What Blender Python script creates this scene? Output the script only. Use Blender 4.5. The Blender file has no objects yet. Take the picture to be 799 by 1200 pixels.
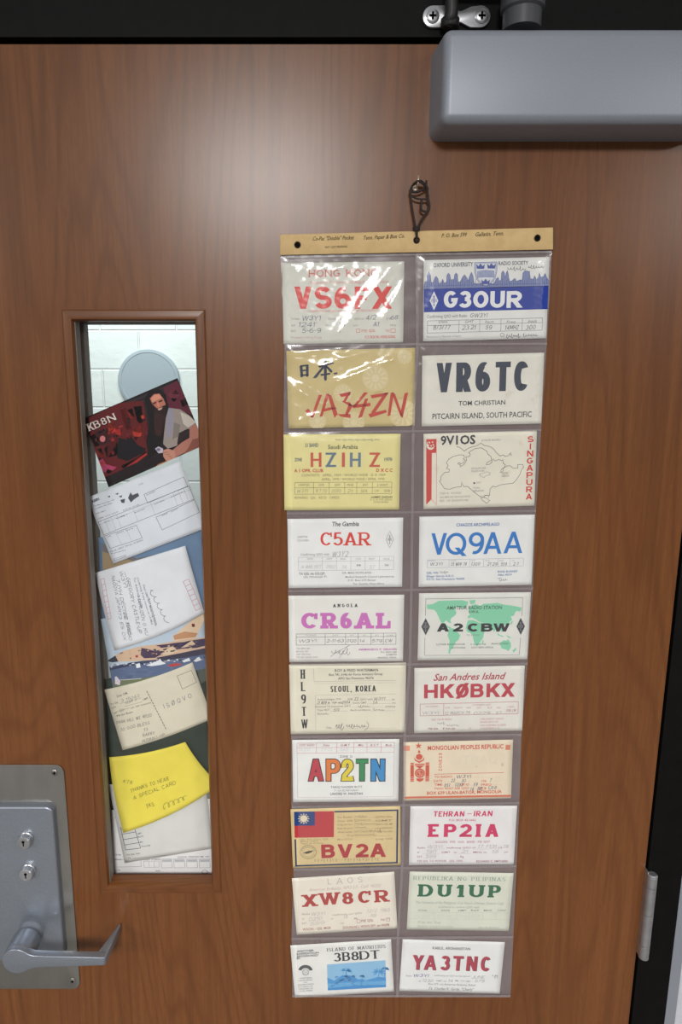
import bpy, bmesh, math, random
from mathutils import Vector, Matrix
R = math.radians
random.seed(7)
SC = bpy.context.scene
COL = SC.collection

# ------------------------------------------------------------------ camera
CAM_D, CAM_Z, PITCH, FPX, PPX = 0.793, 1.72, R(11.1), 800.0, 360.0
cam_data = bpy.data.cameras.new('camera')
cam = bpy.data.objects.new('camera', cam_data)
COL.objects.link(cam)
cam.location = (0, -CAM_D, CAM_Z)
cam.rotation_euler = (R(90) - PITCH, 0, 0)
cam_data.sensor_width = 36
cam_data.lens = 36 * FPX / 1200
cam_data.shift_x = (399.5 - PPX) / 1200
cam_data.clip_start = 0.02
SC.camera = cam

# ------------------------------------------------------------------ light
SC.view_settings.view_transform = 'Standard'
SC.view_settings.look = 'None'
SC.view_settings.gamma = 1
SC.view_settings.use_curve_mapping = False
SC.view_settings.exposure = 0.14

world = bpy.data.worlds.new('world')
SC.world = world
world.use_nodes = True
wn = world.node_tree
wn.nodes.clear()
w_out = wn.nodes.new('ShaderNodeOutputWorld')
w_bg = wn.nodes.new('ShaderNodeBackground')
w_tc = wn.nodes.new('ShaderNodeTexCoord')
w_sep = wn.nodes.new('ShaderNodeSeparateXYZ')
w_ramp = wn.nodes.new('ShaderNodeValToRGB')
w_map = wn.nodes.new('ShaderNodeMapRange')
wn.links.new(w_tc.outputs['Generated'], w_sep.inputs[0])
wn.links.new(w_sep.outputs['Z'], w_map.inputs['Value'])
w_map.inputs['From Min'].default_value = -1
w_map.inputs['From Max'].default_value = 1
wn.links.new(w_map.outputs[0], w_ramp.inputs[0])
w_ramp.color_ramp.elements[0].color = (0.12, 0.11, 0.11, 1)
w_ramp.color_ramp.elements[0].position = 0.15
w_ramp.color_ramp.elements[1].color = (0.60, 0.61, 0.62, 1)
w_ramp.color_ramp.elements[1].position = 0.75
wn.links.new(w_ramp.outputs[0], w_bg.inputs['Color'])
w_bg.inputs['Strength'].default_value = 0.55
wn.links.new(w_bg.outputs[0], w_out.inputs[0])


def area(name, loc, sx, sy, power, color, rot=(0, 0, 0)):
    l = bpy.data.lights.new(name, 'AREA')
    l.shape = 'RECTANGLE'
    l.size, l.size_y, l.energy, l.color = sx, sy, power, color
    o = bpy.data.objects.new(name, l)
    COL.objects.link(o)
    o.location, o.rotation_euler = loc, rot
    return o


area('ceiling_or_fill_light', (-0.20, -3.1, 2.72), 0.62, 1.25, 128, (1.0, 0.985, 0.955))
area('ceiling_or_fill_light', (-2.65, -3.0, 2.72), 0.62, 1.25, 80, (1.0, 0.985, 0.955))  # added unseen fill lamp: more diffuse light, no glare on the door
area('ceiling_or_fill_light', (2.35, -3.0, 2.72), 0.62, 1.25, 60, (1.0, 0.985, 0.955))  # added fill lamp on the other side, clear of the door's reflection
area('corridor_panel_light', (-0.9, 2.1, 2.72), 1.2, 0.6, 39, (0.94, 1.0, 0.99))


# ------------------------------------------------------------------ helpers
def at(px, py, d=0.0):
    """the point of the vertical plane y = d seen at a pixel of the photograph"""
    xr, yr = (px - PPX) / FPX, (600 - py) / FPX
    c, s = math.cos(PITCH), math.sin(PITCH)
    v = Vector((xr, c + yr * s, -s + yr * c))
    t = (d + CAM_D) / v.y
    return Vector((v.x * t, d, CAM_Z + v.z * t))


def lin(c):
    out = []
    for v in c:
        v = v / 255.0
        out.append(v / 12.92 if v <= 0.04045 else ((v + 0.055) / 1.055) ** 2.4)
    return tuple(out) + (1.0,)


MATS = {}


def new_mat(name):
    m = bpy.data.materials.new(name)
    m.use_nodes = True
    nt = m.node_tree
    return m, nt, nt.nodes['Principled BSDF']


def plain(name, rgb, rough=0.5, metal=0.0, spec=0.5):
    key = (name, rgb)
    if key in MATS:
        return MATS[key]
    m, nt, b = new_mat(name)
    b.inputs['Base Color'].default_value = lin(rgb)
    b.inputs['Roughness'].default_value = rough
    b.inputs['Metallic'].default_value = metal
    b.inputs['Specular IOR Level'].default_value = spec
    MATS[key] = m
    return m


def ink(rgb):
    return plain('ink', tuple(rgb), 0.75, 0, 0.15)


def noisy(name, rgb_a, rgb_b, scale, rough=0.5, metal=0.0, stretch=(1, 1, 1), detail=4, bump=0.0, lo=0.35, hi=0.65, spec=0.5, aniso=0.0):
    m, nt, b = new_mat(name)
    tc = nt.nodes.new('ShaderNodeTexCoord')
    mp = nt.nodes.new('ShaderNodeMapping')
    mp.inputs['Scale'].default_value = stretch
    nz = nt.nodes.new('ShaderNodeTexNoise')
    nz.inputs['Scale'].default_value = scale
    nz.inputs['Detail'].default_value = detail
    rp = nt.nodes.new('ShaderNodeValToRGB')
    rp.color_ramp.elements[0].position, rp.color_ramp.elements[1].position = lo, hi
    rp.color_ramp.elements[0].color, rp.color_ramp.elements[1].color = lin(rgb_a), lin(rgb_b)
    L = nt.links.new
    L(tc.outputs['Object'], mp.inputs[0])
    L(mp.outputs[0], nz.inputs['Vector'])
    L(nz.outputs['Fac'], rp.inputs[0])
    L(rp.outputs[0], b.inputs['Base Color'])
    b.inputs['Roughness'].default_value = rough
    b.inputs['Metallic'].default_value = metal
    b.inputs['Specular IOR Level'].default_value = spec
    b.inputs['Anisotropic'].default_value = aniso
    if bump:
        bp = nt.nodes.new('ShaderNodeBump')
        bp.inputs['Strength'].default_value = bump
        bp.inputs['Distance'].default_value = 0.0004
        L(nz.outputs['Fac'], bp.inputs['Height'])
        L(bp.outputs[0], b.inputs['Normal'])
    return m


def wood(name, horizontal=False, rough=0.29, gain=1.0):
    m, nt, b = new_mat(name)
    N, L = nt.nodes.new, nt.links.new
    tc = N('ShaderNodeTexCoord')
    rot = N('ShaderNodeMapping')
    if horizontal:
        rot.inputs['Rotation'].default_value = (0, R(90), 0)
    L(tc.outputs['Object'], rot.inputs[0])

    def noise(scale, stretch, detail, rgh=0.5, dist=0.0):
        mp = N('ShaderNodeMapping')
        mp.inputs['Scale'].default_value = stretch
        nz = N('ShaderNodeTexNoise')
        nz.inputs['Scale'].default_value = scale
        nz.inputs['Detail'].default_value = detail
        nz.inputs['Roughness'].default_value = rgh
        nz.inputs['Distortion'].default_value = dist
        L(rot.outputs[0], mp.inputs[0])
        L(mp.outputs[0], nz.inputs['Vector'])
        return nz.outputs['Fac']

    def math_(op, a, bb):
        n = N('ShaderNodeMath')
        n.operation = op
        for i, v in enumerate((a, bb)):
            if isinstance(v, (int, float)):
                n.inputs[i].default_value = v
            else:
                L(v, n.inputs[i])
        return n.outputs[0]
    # cathedral figure: contour lines of a slow, tall noise
    slow = noise(1.0, (5.5, 5.5, 0.50), 2.0, 0.45, 0.25)
    ring = math_('SINE', math_('MULTIPLY', slow, 230.0), 0)
    ring = math_('POWER', math_('ADD', math_('MULTIPLY', ring, 0.5), 0.5), 4.0)
    gate = noise(1.0, (7, 7, 1.1), 2, 0.5)
    ring = math_('MULTIPLY', ring, math_('MULTIPLY', gate, 1.6))
    fine = noise(1.0, (420, 420, 55), 4, 0.65)
    streak = noise(1.0, (190, 190, 2.6), 3, 0.6)
    mid = noise(1.0, (60, 60, 2.0), 5, 0.6)
    broad = noise(1.0, (8, 8, 1.8), 3, 0.5)
    v = math_('ADD', math_('MULTIPLY', ring, -0.14), math_('MULTIPLY', fine, 0.30))
    v = math_('ADD', v, math_('MULTIPLY', streak, 0.36))
    v = math_('ADD', v, math_('MULTIPLY', mid, 0.24))
    v = math_('ADD', v, math_('MULTIPLY', broad, 0.24))
    rp = N('ShaderNodeValToRGB')
    e = rp.color_ramp.elements
    e[0].position, e[1].position = 0.28, 0.74
    e[0].color = tuple(c * gain for c in lin((92, 53, 25))[:3]) + (1,)
    e[1].color = tuple(c * gain for c in lin((126, 78, 41))[:3]) + (1,)
    mid_e = e.new(0.52)
    mid_e.color = tuple(c * gain for c in lin((109, 65, 33))[:3]) + (1,)
    L(v, rp.inputs[0])
    # a few short dark mineral streaks
    st = noise(1.0, (95, 95, 7.0), 2, 0.5)
    msk = N('ShaderNodeMapRange')
    msk.inputs['From Min'].default_value, msk.inputs['From Max'].default_value = 0.745, 0.80
    L(st, msk.inputs['Value'])
    mx = N('ShaderNodeMix')
    mx.data_type = 'RGBA'
    L(math_('MULTIPLY', msk.outputs[0], 0.7), mx.inputs['Factor'])
    L(rp.outputs[0], mx.inputs[6])
    mx.inputs[7].default_value = lin((52, 30, 20))
    L(mx.outputs[2], b.inputs['Base Color'])
    b.inputs['Roughness'].default_value = rough
    b.inputs['Specular IOR Level'].default_value = 0.42
    bp = N('ShaderNodeBump')
    bp.inputs['Strength'].default_value = 0.12
    bp.inputs['Distance'].default_value = 0.0003
    L(mid, bp.inputs['Height'])
    L(bp.outputs[0], b.inputs['Normal'])
    return m


def film_mat(name, haze, rgb, rough, spec, streak=0.0):
    """clear or milky plastic film: lets light through, a share of it scatters, the surface is shiny"""
    m = bpy.data.materials.new(name)
    m.use_nodes = True
    nt = m.node_tree
    nt.nodes.clear()
    N, L = nt.nodes.new, nt.links.new
    out = N('ShaderNodeOutputMaterial')
    tr = N('ShaderNodeBsdfTransparent')
    df = N('ShaderNodeBsdfDiffuse')
    df.inputs['Color'].default_value = lin(rgb)
    gl = N('ShaderNodeBsdfGlossy')
    gl.inputs['Roughness'].default_value = rough
    gl.inputs['Color'].default_value = (1, 1, 1, 1)
    m1, m2 = N('ShaderNodeMixShader'), N('ShaderNodeMixShader')
    if streak:
        tc = N('ShaderNodeTexCoord')
        nz = N('ShaderNodeTexNoise')
        nz.inputs['Scale'].default_value = 22
        nz.inputs['Detail'].default_value = 6
        mr = N('ShaderNodeMapRange')
        mr.inputs['From Min'].default_value, mr.inputs['From Max'].default_value = 0.3, 0.7
        mr.inputs['To Min'].default_value, mr.inputs['To Max'].default_value = haze - streak, haze + streak
        L(tc.outputs['Object'], nz.inputs['Vector'])
        L(nz.outputs['Fac'], mr.inputs['Value'])
        L(mr.outputs[0], m1.inputs[0])
    else:
        m1.inputs[0].default_value = haze
    L(tr.outputs[0], m1.inputs[1])
    L(df.outputs[0], m1.inputs[2])
    fr = N('ShaderNodeFresnel')
    geo, ior = N('ShaderNodeNewGeometry'), N('ShaderNodeMath')
    ior.operation = 'MULTIPLY_ADD'                      # a thin sheet reflects alike from both faces
    ior.inputs[1].default_value = 1 / 1.5 - 1.5
    ior.inputs[2].default_value = 1.5
    L(geo.outputs['Backfacing'], ior.inputs[0])
    L(ior.outputs[0], fr.inputs['IOR'])
    mu = N('ShaderNodeMath')
    mu.operation = 'MULTIPLY'
    mu.inputs[1].default_value = spec
    L(fr.outputs[0], mu.inputs[0])
    L(mu.outputs[0], m2.inputs[0])
    L(m1.outputs[0], m2.inputs[1])
    L(gl.outputs[0], m2.inputs[2])
    L(m2.outputs[0], out.inputs[0])
    return m


def link(name, me, mats, parent=None, smooth=False):
    for mt in (mats if isinstance(mats, (list, tuple)) else [mats]):
        me.materials.append(mt)
    if smooth:
        me.polygons.foreach_set('use_smooth', [True] * len(me.polygons))
    o = bpy.data.objects.new(name, me)
    COL.objects.link(o)
    if parent is not None:
        o.parent = parent
    return o


def bm_obj(name, bm, mats, parent=None, smooth=False, angle=None):
    bmesh.ops.recalc_face_normals(bm, faces=bm.faces)
    me = bpy.data.meshes.new(name)
    bm.to_mesh(me)
    bm.free()
    o = link(name, me, mats, parent, smooth or angle is not None)
    if angle is not None:
        me.set_sharp_from_angle(angle=R(angle))
    return o


def tag(o, label, cat=None, group=None, kind=None):
    if label:
        o['label'] = label
    if cat:
        o['category'] = cat
    if group:
        o['group'] = group
    if kind:
        o['kind'] = kind
    return o


def empty(name, loc=(0, 0, 0)):
    o = bpy.data.objects.new(name, None)
    COL.objects.link(o)
    o.location = loc
    o.empty_display_size = 0.02
    return o


def local(o):
    """offset that turns world coordinates into coordinates under an unrotated parent"""
    return Vector(o.location)


def add_box(bm, a, b):
    v = [bm.verts.new((x, y, z)) for x in (a[0], b[0]) for y in (a[1], b[1]) for z in (a[2], b[2])]
    for f in ((0, 1, 3, 2), (4, 6, 7, 5), (0, 4, 5, 1), (2, 3, 7, 6), (0, 2, 6, 4), (1, 5, 7, 3)):
        bm.faces.new([v[i] for i in f])
    return v


def add_prism(bm, pts, axis, lo, hi):
    """a polygon pushed along an axis: pts are the two other coordinates in order"""
    def mk(p, t):
        if axis == 'y':
            return (p[0], t, p[1])
        if axis == 'z':
            return (p[0], p[1], t)
        return (t, p[0], p[1])
    a = [bm.verts.new(mk(p, lo)) for p in pts]
    b = [bm.verts.new(mk(p, hi)) for p in pts]
    n = len(pts)
    bm.faces.new(a)
    bm.faces.new(list(reversed(b)))
    for i in range(n):
        bm.faces.new((a[i], b[i], b[(i + 1) % n], a[(i + 1) % n]))
    return a, b


def add_lathe(bm, c, profile, seg=32, axis='y'):
    """rings of (radius, offset along the axis) round a centre"""
    rings = []
    for r, t in profile:
        ring = []
        for k in range(seg):
            a = 2 * math.pi * k / seg
            if axis == 'y':
                p = (c[0] + r * math.cos(a), c[1] + t, c[2] + r * math.sin(a))
            else:
                p = (c[0] + r * math.cos(a), c[1] + r * math.sin(a), c[2] + t)
            ring.append(bm.verts.new(p))
        rings.append(ring)
    for a, b in zip(rings, rings[1:]):
        for k in range(seg):
            bm.faces.new((a[k], a[(k + 1) % seg], b[(k + 1) % seg], b[k]))
    bm.faces.new(rings[0])
    bm.faces.new(list(reversed(rings[-1])))


def smooth_path(pts, n=6):
    out = []
    P = [pts[0]] + list(pts) + [pts[-1]]
    for i in range(1, len(P) - 2):
        p0, p1, p2, p3 = P[i - 1], P[i], P[i + 1], P[i + 2]
        for k in range(n):
            t = k / n
            out.append(0.5 * ((2 * p1) + (p2 - p0) * t + (2 * p0 - 5 * p1 + 4 * p2 - p3) * t * t + (3 * p1 - p0 - 3 * p2 + p3) * t ** 3))
    out.append(P[-2])
    return out


def add_tube(bm, pts, r, seg=8):
    prev = None
    rings = []
    for i, p in enumerate(pts):
        d = (pts[min(i + 1, len(pts) - 1)] - pts[max(i - 1, 0)]).normalized()
        u = d.cross(Vector((0, 1, 0.2))).normalized() if prev is None else (prev - d * prev.dot(d)).normalized()
        prev = u
        w = d.cross(u)
        rings.append([bm.verts.new(p + r * (math.cos(2 * math.pi * k / seg) * u + math.sin(2 * math.pi * k / seg) * w)) for k in range(seg)])
    for a, b in zip(rings, rings[1:]):
        for k in range(seg):
            bm.faces.new((a[k], a[(k + 1) % seg], b[(k + 1) % seg], b[k]))
    bm.faces.new(rings[0])
    bm.faces.new(list(reversed(rings[-1])))


def rounded_rect(x0, z0, x1, z1, r, n=6):
    pts = []
    for cx, cz, a0 in ((x1 - r, z1 - r, 0), (x0 + r, z1 - r, 90), (x0 + r, z0 + r, 180), (x1 - r, z0 + r, 270)):
        for k in range(n + 1):
            a = R(a0 + 90 * k / n)
            pts.append((cx + r * math.cos(a), cz + r * math.sin(a)))
    return pts


def bevel_all(bm, w, seg=3, min_angle=20):
    es = [e for e in bm.edges if len(e.link_faces) == 2 and e.calc_face_angle(0) > R(min_angle)]
    bmesh.ops.bevel(bm, geom=es, offset=w, segments=seg, profile=0.5, affect='EDGES', clamp_overlap=True)


# ------------------------------------------------------------------ materials
WOOD = wood('veneered_wood')
WOOD_TRIM = wood('stained_trim_wood', rough=0.30, gain=0.93)
WOOD_TRIM_H = wood('stained_trim_wood_across', horizontal=True, rough=0.30, gain=0.93)
BLACK = noisy('black_painted_steel', (7, 6, 6), (11, 10, 9), 60, 0.6, 0, detail=2, spec=0.15)
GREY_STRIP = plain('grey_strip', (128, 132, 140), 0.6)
WALL = noisy('white_wall_paint', (188, 188, 196), (200, 200, 207), 30, 0.7, bump=0.2)
FLOOR = noisy('grey_floor', (96, 92, 88), (116, 112, 108), 18, 0.6)
CLOSER = noisy('silver_paint', (134, 139, 148), (148, 153, 162), 900, 0.42, 0.25, detail=2, lo=0.2, hi=0.8)
LOCK_CASE = noisy('satin_silver', (138, 144, 154), (152, 158, 168), 700, 0.34, 0.65, detail=2, lo=0.2, hi=0.8)
STEEL = noisy('brushed_steel', (150, 147, 142), (160, 157, 152), 14, 0.33, 0.85, stretch=(3, 1, 1), detail=5)
CHROME = noisy('worn_chrome', (172, 172, 175), (190, 190, 193), 60, 0.30, 0.8)
DARK_STEEL = plain('dark_steel', (46, 45, 45), 0.45, 0.5)
BLACK_HOLE = plain('black_recess', (8, 8, 8), 0.8, 0, 0.1)
TAUPE = plain('taupe_metal_stop', (112, 102, 92), 0.5)
CARDBOARD = noisy('tan_cardboard', (205, 173, 120), (216, 184, 130), 90, 0.7, detail=5)
FILM_BACK = film_mat('hazy_back_film', 0.62, (138, 124, 124), 0.28, 0.7, 0.10)
FILM_FRONT = film_mat('clear_pocket_film', 0.04, (225, 225, 230), 0.17, 1.5)
FILM_SEAM = film_mat('welded_film', 0.38, (168, 158, 160), 0.25, 1.0)
GLASS = film_mat('window_glass', 0.0, (255, 255, 255), 0.02, 0.8)
THREAD = plain('dark_cord', (38, 27, 23), 0.7)

# ------------------------------------------------------------------ setting
DOOR_L, DOOR_R, DOOR_TOP = -0.462, 0.4455, at(100, 52).z
OUT_L, OUT_R = at(72.5, 363).x, at(240.5, 363).x
OUT_T, OUT_B = at(150, 363).z, at(150, 1045.5).z
MW = 0.0118
IN_L, IN_R, IN_T, IN_B = OUT_L + MW, OUT_R - MW, OUT_T - MW, OUT_B + MW
HL, HR, HT, HB = OUT_L + 0.002, OUT_R - 0.002, OUT_T - 0.002, OUT_B + 0.002


def slab_with_hole(bm, x0, x1, z0, z1, hx0, hx1, hz0, hz1, y0, y1):
    o = [(x0, z0), (x1, z0), (x1, z1), (x0, z1)]
    h = [(hx0, hz0), (hx1, hz0), (hx1, hz1), (hx0, hz1)]
    V = {}
    for k, y in enumerate((y0, y1)):
        V['o', k] = [bm.verts.new((p[0], y, p[1])) for p in o]
        V['h', k] = [bm.verts.new((p[0], y, p[1])) for p in h]
    for i in range(4):
        j = (i + 1) % 4
        for k in (0, 1):
            bm.faces.new((V['o', k][i], V['o', k][j], V['h', k][j], V['h', k][i]))
        bm.faces.new((V['o', 0][i], V['o', 1][i], V['o', 1][j], V['o', 0][j]))
        bm.faces.new((V['h', 0][i], V['h', 0][j], V['h', 1][j], V['h', 1][i]))


bm = bmesh.new()
slab_with_hole(bm, DOOR_L, DOOR_R, 0.012, DOOR_TOP, HL, HR, HB, HT, 0.0, 0.045)
door = tag(bm_obj('door_1', bm, WOOD), 'brown wood-veneer door with a narrow window', kind='structure')

# glazing: mitred wood moulding on this side, taupe stops behind, pane between them
win = tag(empty('window_1', ((OUT_L + OUT_R) / 2, 0.02, OUT_B)), 'narrow vertical window in the brown door', kind='structure')
OFF = local(win)


def mitred(bm, o, i, y_front, y_back, side, nose=0.004):
    """one length of moulding of a rectangular frame, mitred at both ends; o and i are (l, r, b, t)"""
    ol, orr, ob, ot = o
    il, ir, ib, it = i
    s = {'l': ((ol, ot), (ol, ob), (il, it), (il, ib)), 'r': ((orr, ot), (orr, ob), (ir, it), (ir, ib)),
         't': ((ol, ot), (orr, ot), (il, it), (ir, it)), 'b': ((ol, ob), (orr, ob), (il, ib), (ir, ib))}[side]
    (oa, ob_, ia, ib_) = [Vector((p[0], 0, p[1])) - Vector((OFF.x, 0, OFF.z)) for p in s]
    ends = []
    for O, I in ((oa, ia), (ob_, ib_)):
        prof = [(0.0, 0.0), (0.0, -0.0012), (0.12, -0.0026), (0.55, -0.0034), (0.86, -0.003), (1.0, -0.0005), (1.0, y_back)]
        prof += [(0.0 + 0.25, y_back), (0.25, 0.0)] if y_back < 0.03 else []
        ends.append([bm.verts.new(O + (I - O) * t + Vector((0, (y_front + y) - OFF.y, 0))) for t, y in prof])
    n = len(ends[0])
    for k in range(n):
        bm.faces.new((ends[0][k], ends[0][(k + 1) % n], ends[1][(k + 1) % n], ends[1][k]))
    bm.faces.new(ends[0])
    bm.faces.new(list(reversed(ends[1])))


for sd, mt in (('l', WOOD_TRIM), ('r', WOOD_TRIM), ('t', WOOD_TRIM_H), ('b', WOOD_TRIM_H)):
    bm = bmesh.new()
    mitred(bm, (OUT_L, OUT_R, OUT_B, OUT_T), (IN_L, IN_R, IN_B, IN_T), 0.0, 0.0185, sd)
    bm_obj('window_frame', bm, mt, win, angle=35)
bm = bmesh.new()
slab_with_hole(bm, HL - OFF.x, HR - OFF.x, HB - OFF.z, HT - OFF.z, IN_L + 0.001 - OFF.x, IN_R - 0.001 - OFF.x, IN_B + 0.001 - OFF.z, IN_T - 0.001 - OFF.z, 0.0335 - OFF.y, 0.049 - OFF.y)
bm_obj('rear_glazing_stop', bm, TAUPE, win)
bm = bmesh.new()
for x0, x1, z0, z1 in ((IN_L - 0.0005, IN_L + 0.0012, IN_B, IN_T),):
    add_box(bm, (x0 - OFF.x, 0.0035 - OFF.y, z0 - OFF.z), (x1 - OFF.x, 0.0178 - OFF.y, z1 - OFF.z))
bm_obj('glazing_channel', bm, TAUPE, win)
bm = bmesh.new()
add_box(bm, (HL + 0.001 - OFF.x, 0.019 - OFF.y, HB + 0.001 - OFF.z), (HR - 0.001 - OFF.x, 0.0225 - OFF.y, HT - 0.001 - OFF.z))
bm_obj('window_pane', bm, GLASS, win)

# frame round the door
FR_IN_R, FR_OUT_R = DOOR_R + 0.003, 0.494
FR_IN_T = at(100, 44.5).z
for nm, a, b, st in (('trim_1', (-0.515, -0.002, FR_IN_T), (FR_OUT_R, 0.10, FR_IN_T + 0.055), None),
                     ('trim_2', (FR_IN_R, -0.002, 0), (FR_OUT_R, 0.10, FR_IN_T), (FR_IN_R - 0.016, FR_IN_R)),
                     ('trim_3', (-0.515, -0.002, 0), (DOOR_L - 0.003, 0.10, FR_IN_T), (DOOR_L - 0.003, DOOR_L + 0.013))):
    bm = bmesh.new()
    add_box(bm, a, b)
    if st:
        add_box(bm, (st[0], 0.048, 0), (st[1], 0.10, FR_IN_T))
    else:
        add_box(bm, (DOOR_L - 0.003, 0.048, FR_IN_T - 0.016), (FR_IN_R, 0.10, FR_IN_T))
    tag(bm_obj(nm, bm, BLACK), {'trim_1': 'black steel door frame head above the door', 'trim_2': 'black steel door frame jamb on the hinge side', 'trim_3': 'black steel door frame jamb on the lock side'}[nm], kind='structure')
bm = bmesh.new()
add_box(bm, (FR_OUT_R, -0.0005, 0), (FR_OUT_R + 0.0152, 0.02, FR_IN_T + 0.07))  # flat grey band along the outer edge of the frame
tag(bm_obj('grey_band', bm, GREY_STRIP), 'thin grey strip between black door frame and white wall', kind='structure')
bm = bmesh.new()
add_box(bm, (FR_OUT_R + 0.001, 0.003, 0), (2.2, 0.10, 2.9))
add_box(bm, (-2.2, 0.003, 0), (-0.515, 0.10, 2.9))
add_box(bm, (-0.515, 0.003, FR_IN_T + 0.055), (FR_OUT_R + 0.001, 0.10, 2.9))
tag(bm_obj('wall_front', bm, WALL), 'white painted wall round the door', kind='structure')
bm = bmesh.new()
add_box(bm, (-2.2, -3.6, -0.05), (2.2, 3.0, 0.0))
tag(bm_obj('floor', bm, FLOOR), None, kind='structure')

# corridor beyond the window: painted block wall with a round grey disc
WY = 2.9


def block_mat():
    m, nt, b = new_mat('painted_blockwork')
    N, L = nt.nodes.new, nt.links.new
    tc, sp, cb = N('ShaderNodeTexCoord'), N('ShaderNodeSeparateXYZ'), N('ShaderNodeCombineXYZ')
    mp = N('ShaderNodeMapping')
    zc = at(150, 433, WY).z
    xc = at(163, 410, WY).x
    mp.inputs['Location'].default_value = (-xc + 0.2 * 11, -zc + 0.2 * 40, 0)
    bk = N('ShaderNodeTexBrick')
    bk.inputs['Scale'].default_value = 1
    bk.inputs['Brick Width'].default_value = 0.4
    bk.inputs['Row Height'].default_value = 0.2
    bk.inputs['Mortar Size'].default_value = 0.006
    bk.inputs['Mortar Smooth'].default_value = 0.6
    bk.inputs['Color1'].default_value = lin((206, 214, 210))
    bk.inputs['Color2'].default_value = lin((200, 209, 206))
    bk.inputs['Mortar'].default_value = lin((214, 220, 216))
    L(tc.outputs['Object'], sp.inputs[0])
    L(sp.outputs['X'], cb.inputs[0])
    L(sp.outputs['Z'], cb.inputs[1])
    L(cb.outputs[0], mp.inputs[0])
    L(mp.outputs[0], bk.inputs['Vector'])
    L(bk.outputs['Color'], b.inputs['Base Color'])
    nz = N('ShaderNodeTexNoise')
    nz.inputs['Scale'].default_value = 60
    ad = N('ShaderNodeMath')
    ad.operation = 'MULTIPLY_ADD'
    ad.inputs[1].default_value = -3.0
    L(bk.outputs['Fac'], ad.inputs[0])
    L(nz.outputs['Fac'], ad.inputs[2])
    bp = N('ShaderNodeBump')
    bp.inputs['Strength'].default_value = 0.7
    bp.inputs['Distance'].default_value = 0.004
    L(ad.outputs[0], bp.inputs['Height'])
    L(bp.outputs[0], b.inputs['Normal'])
    b.inputs['Roughness'].default_value = 0.6
    return m


bm = bmesh.new()
add_box(bm, (-2.8, WY, 0), (1.2, WY + 0.1, 2.9))
tag(bm_obj('wall_back', bm, block_mat()), 'white painted block wall of the corridor beyond the window', kind='structure')
c = at(174, 446, WY - 0.02)
bm = bmesh.new()
add_lathe(bm, (c.x, WY, c.z), [(0.163, 0), (0.163, -0.012), (0.160, -0.018), (0.146, -0.020), (0.143, -0.018), (0.10, -0.017), (0.02, -0.017)], 64)
tag(bm_obj('wall_disc', bm, plain('grey_disc', (146, 160, 166), 0.55), smooth=False, angle=30), 'round pale grey disc on the corridor wall behind the window', 'disc')

# ------------------------------------------------------------------ lettering
def arc(cx, cy, rx, ry, a0, a1, n=14):
    return [(cx + rx * math.cos(R(a0 + (a1 - a0) * k / n)), cy + ry * math.sin(R(a0 + (a1 - a0) * k / n))) for k in range(n + 1)]


def d(x0, y0, x1, y1):
    return ('d', x0, y0, x1, y1)


def p(*pts):
    return ('p', list(pts))


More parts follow.
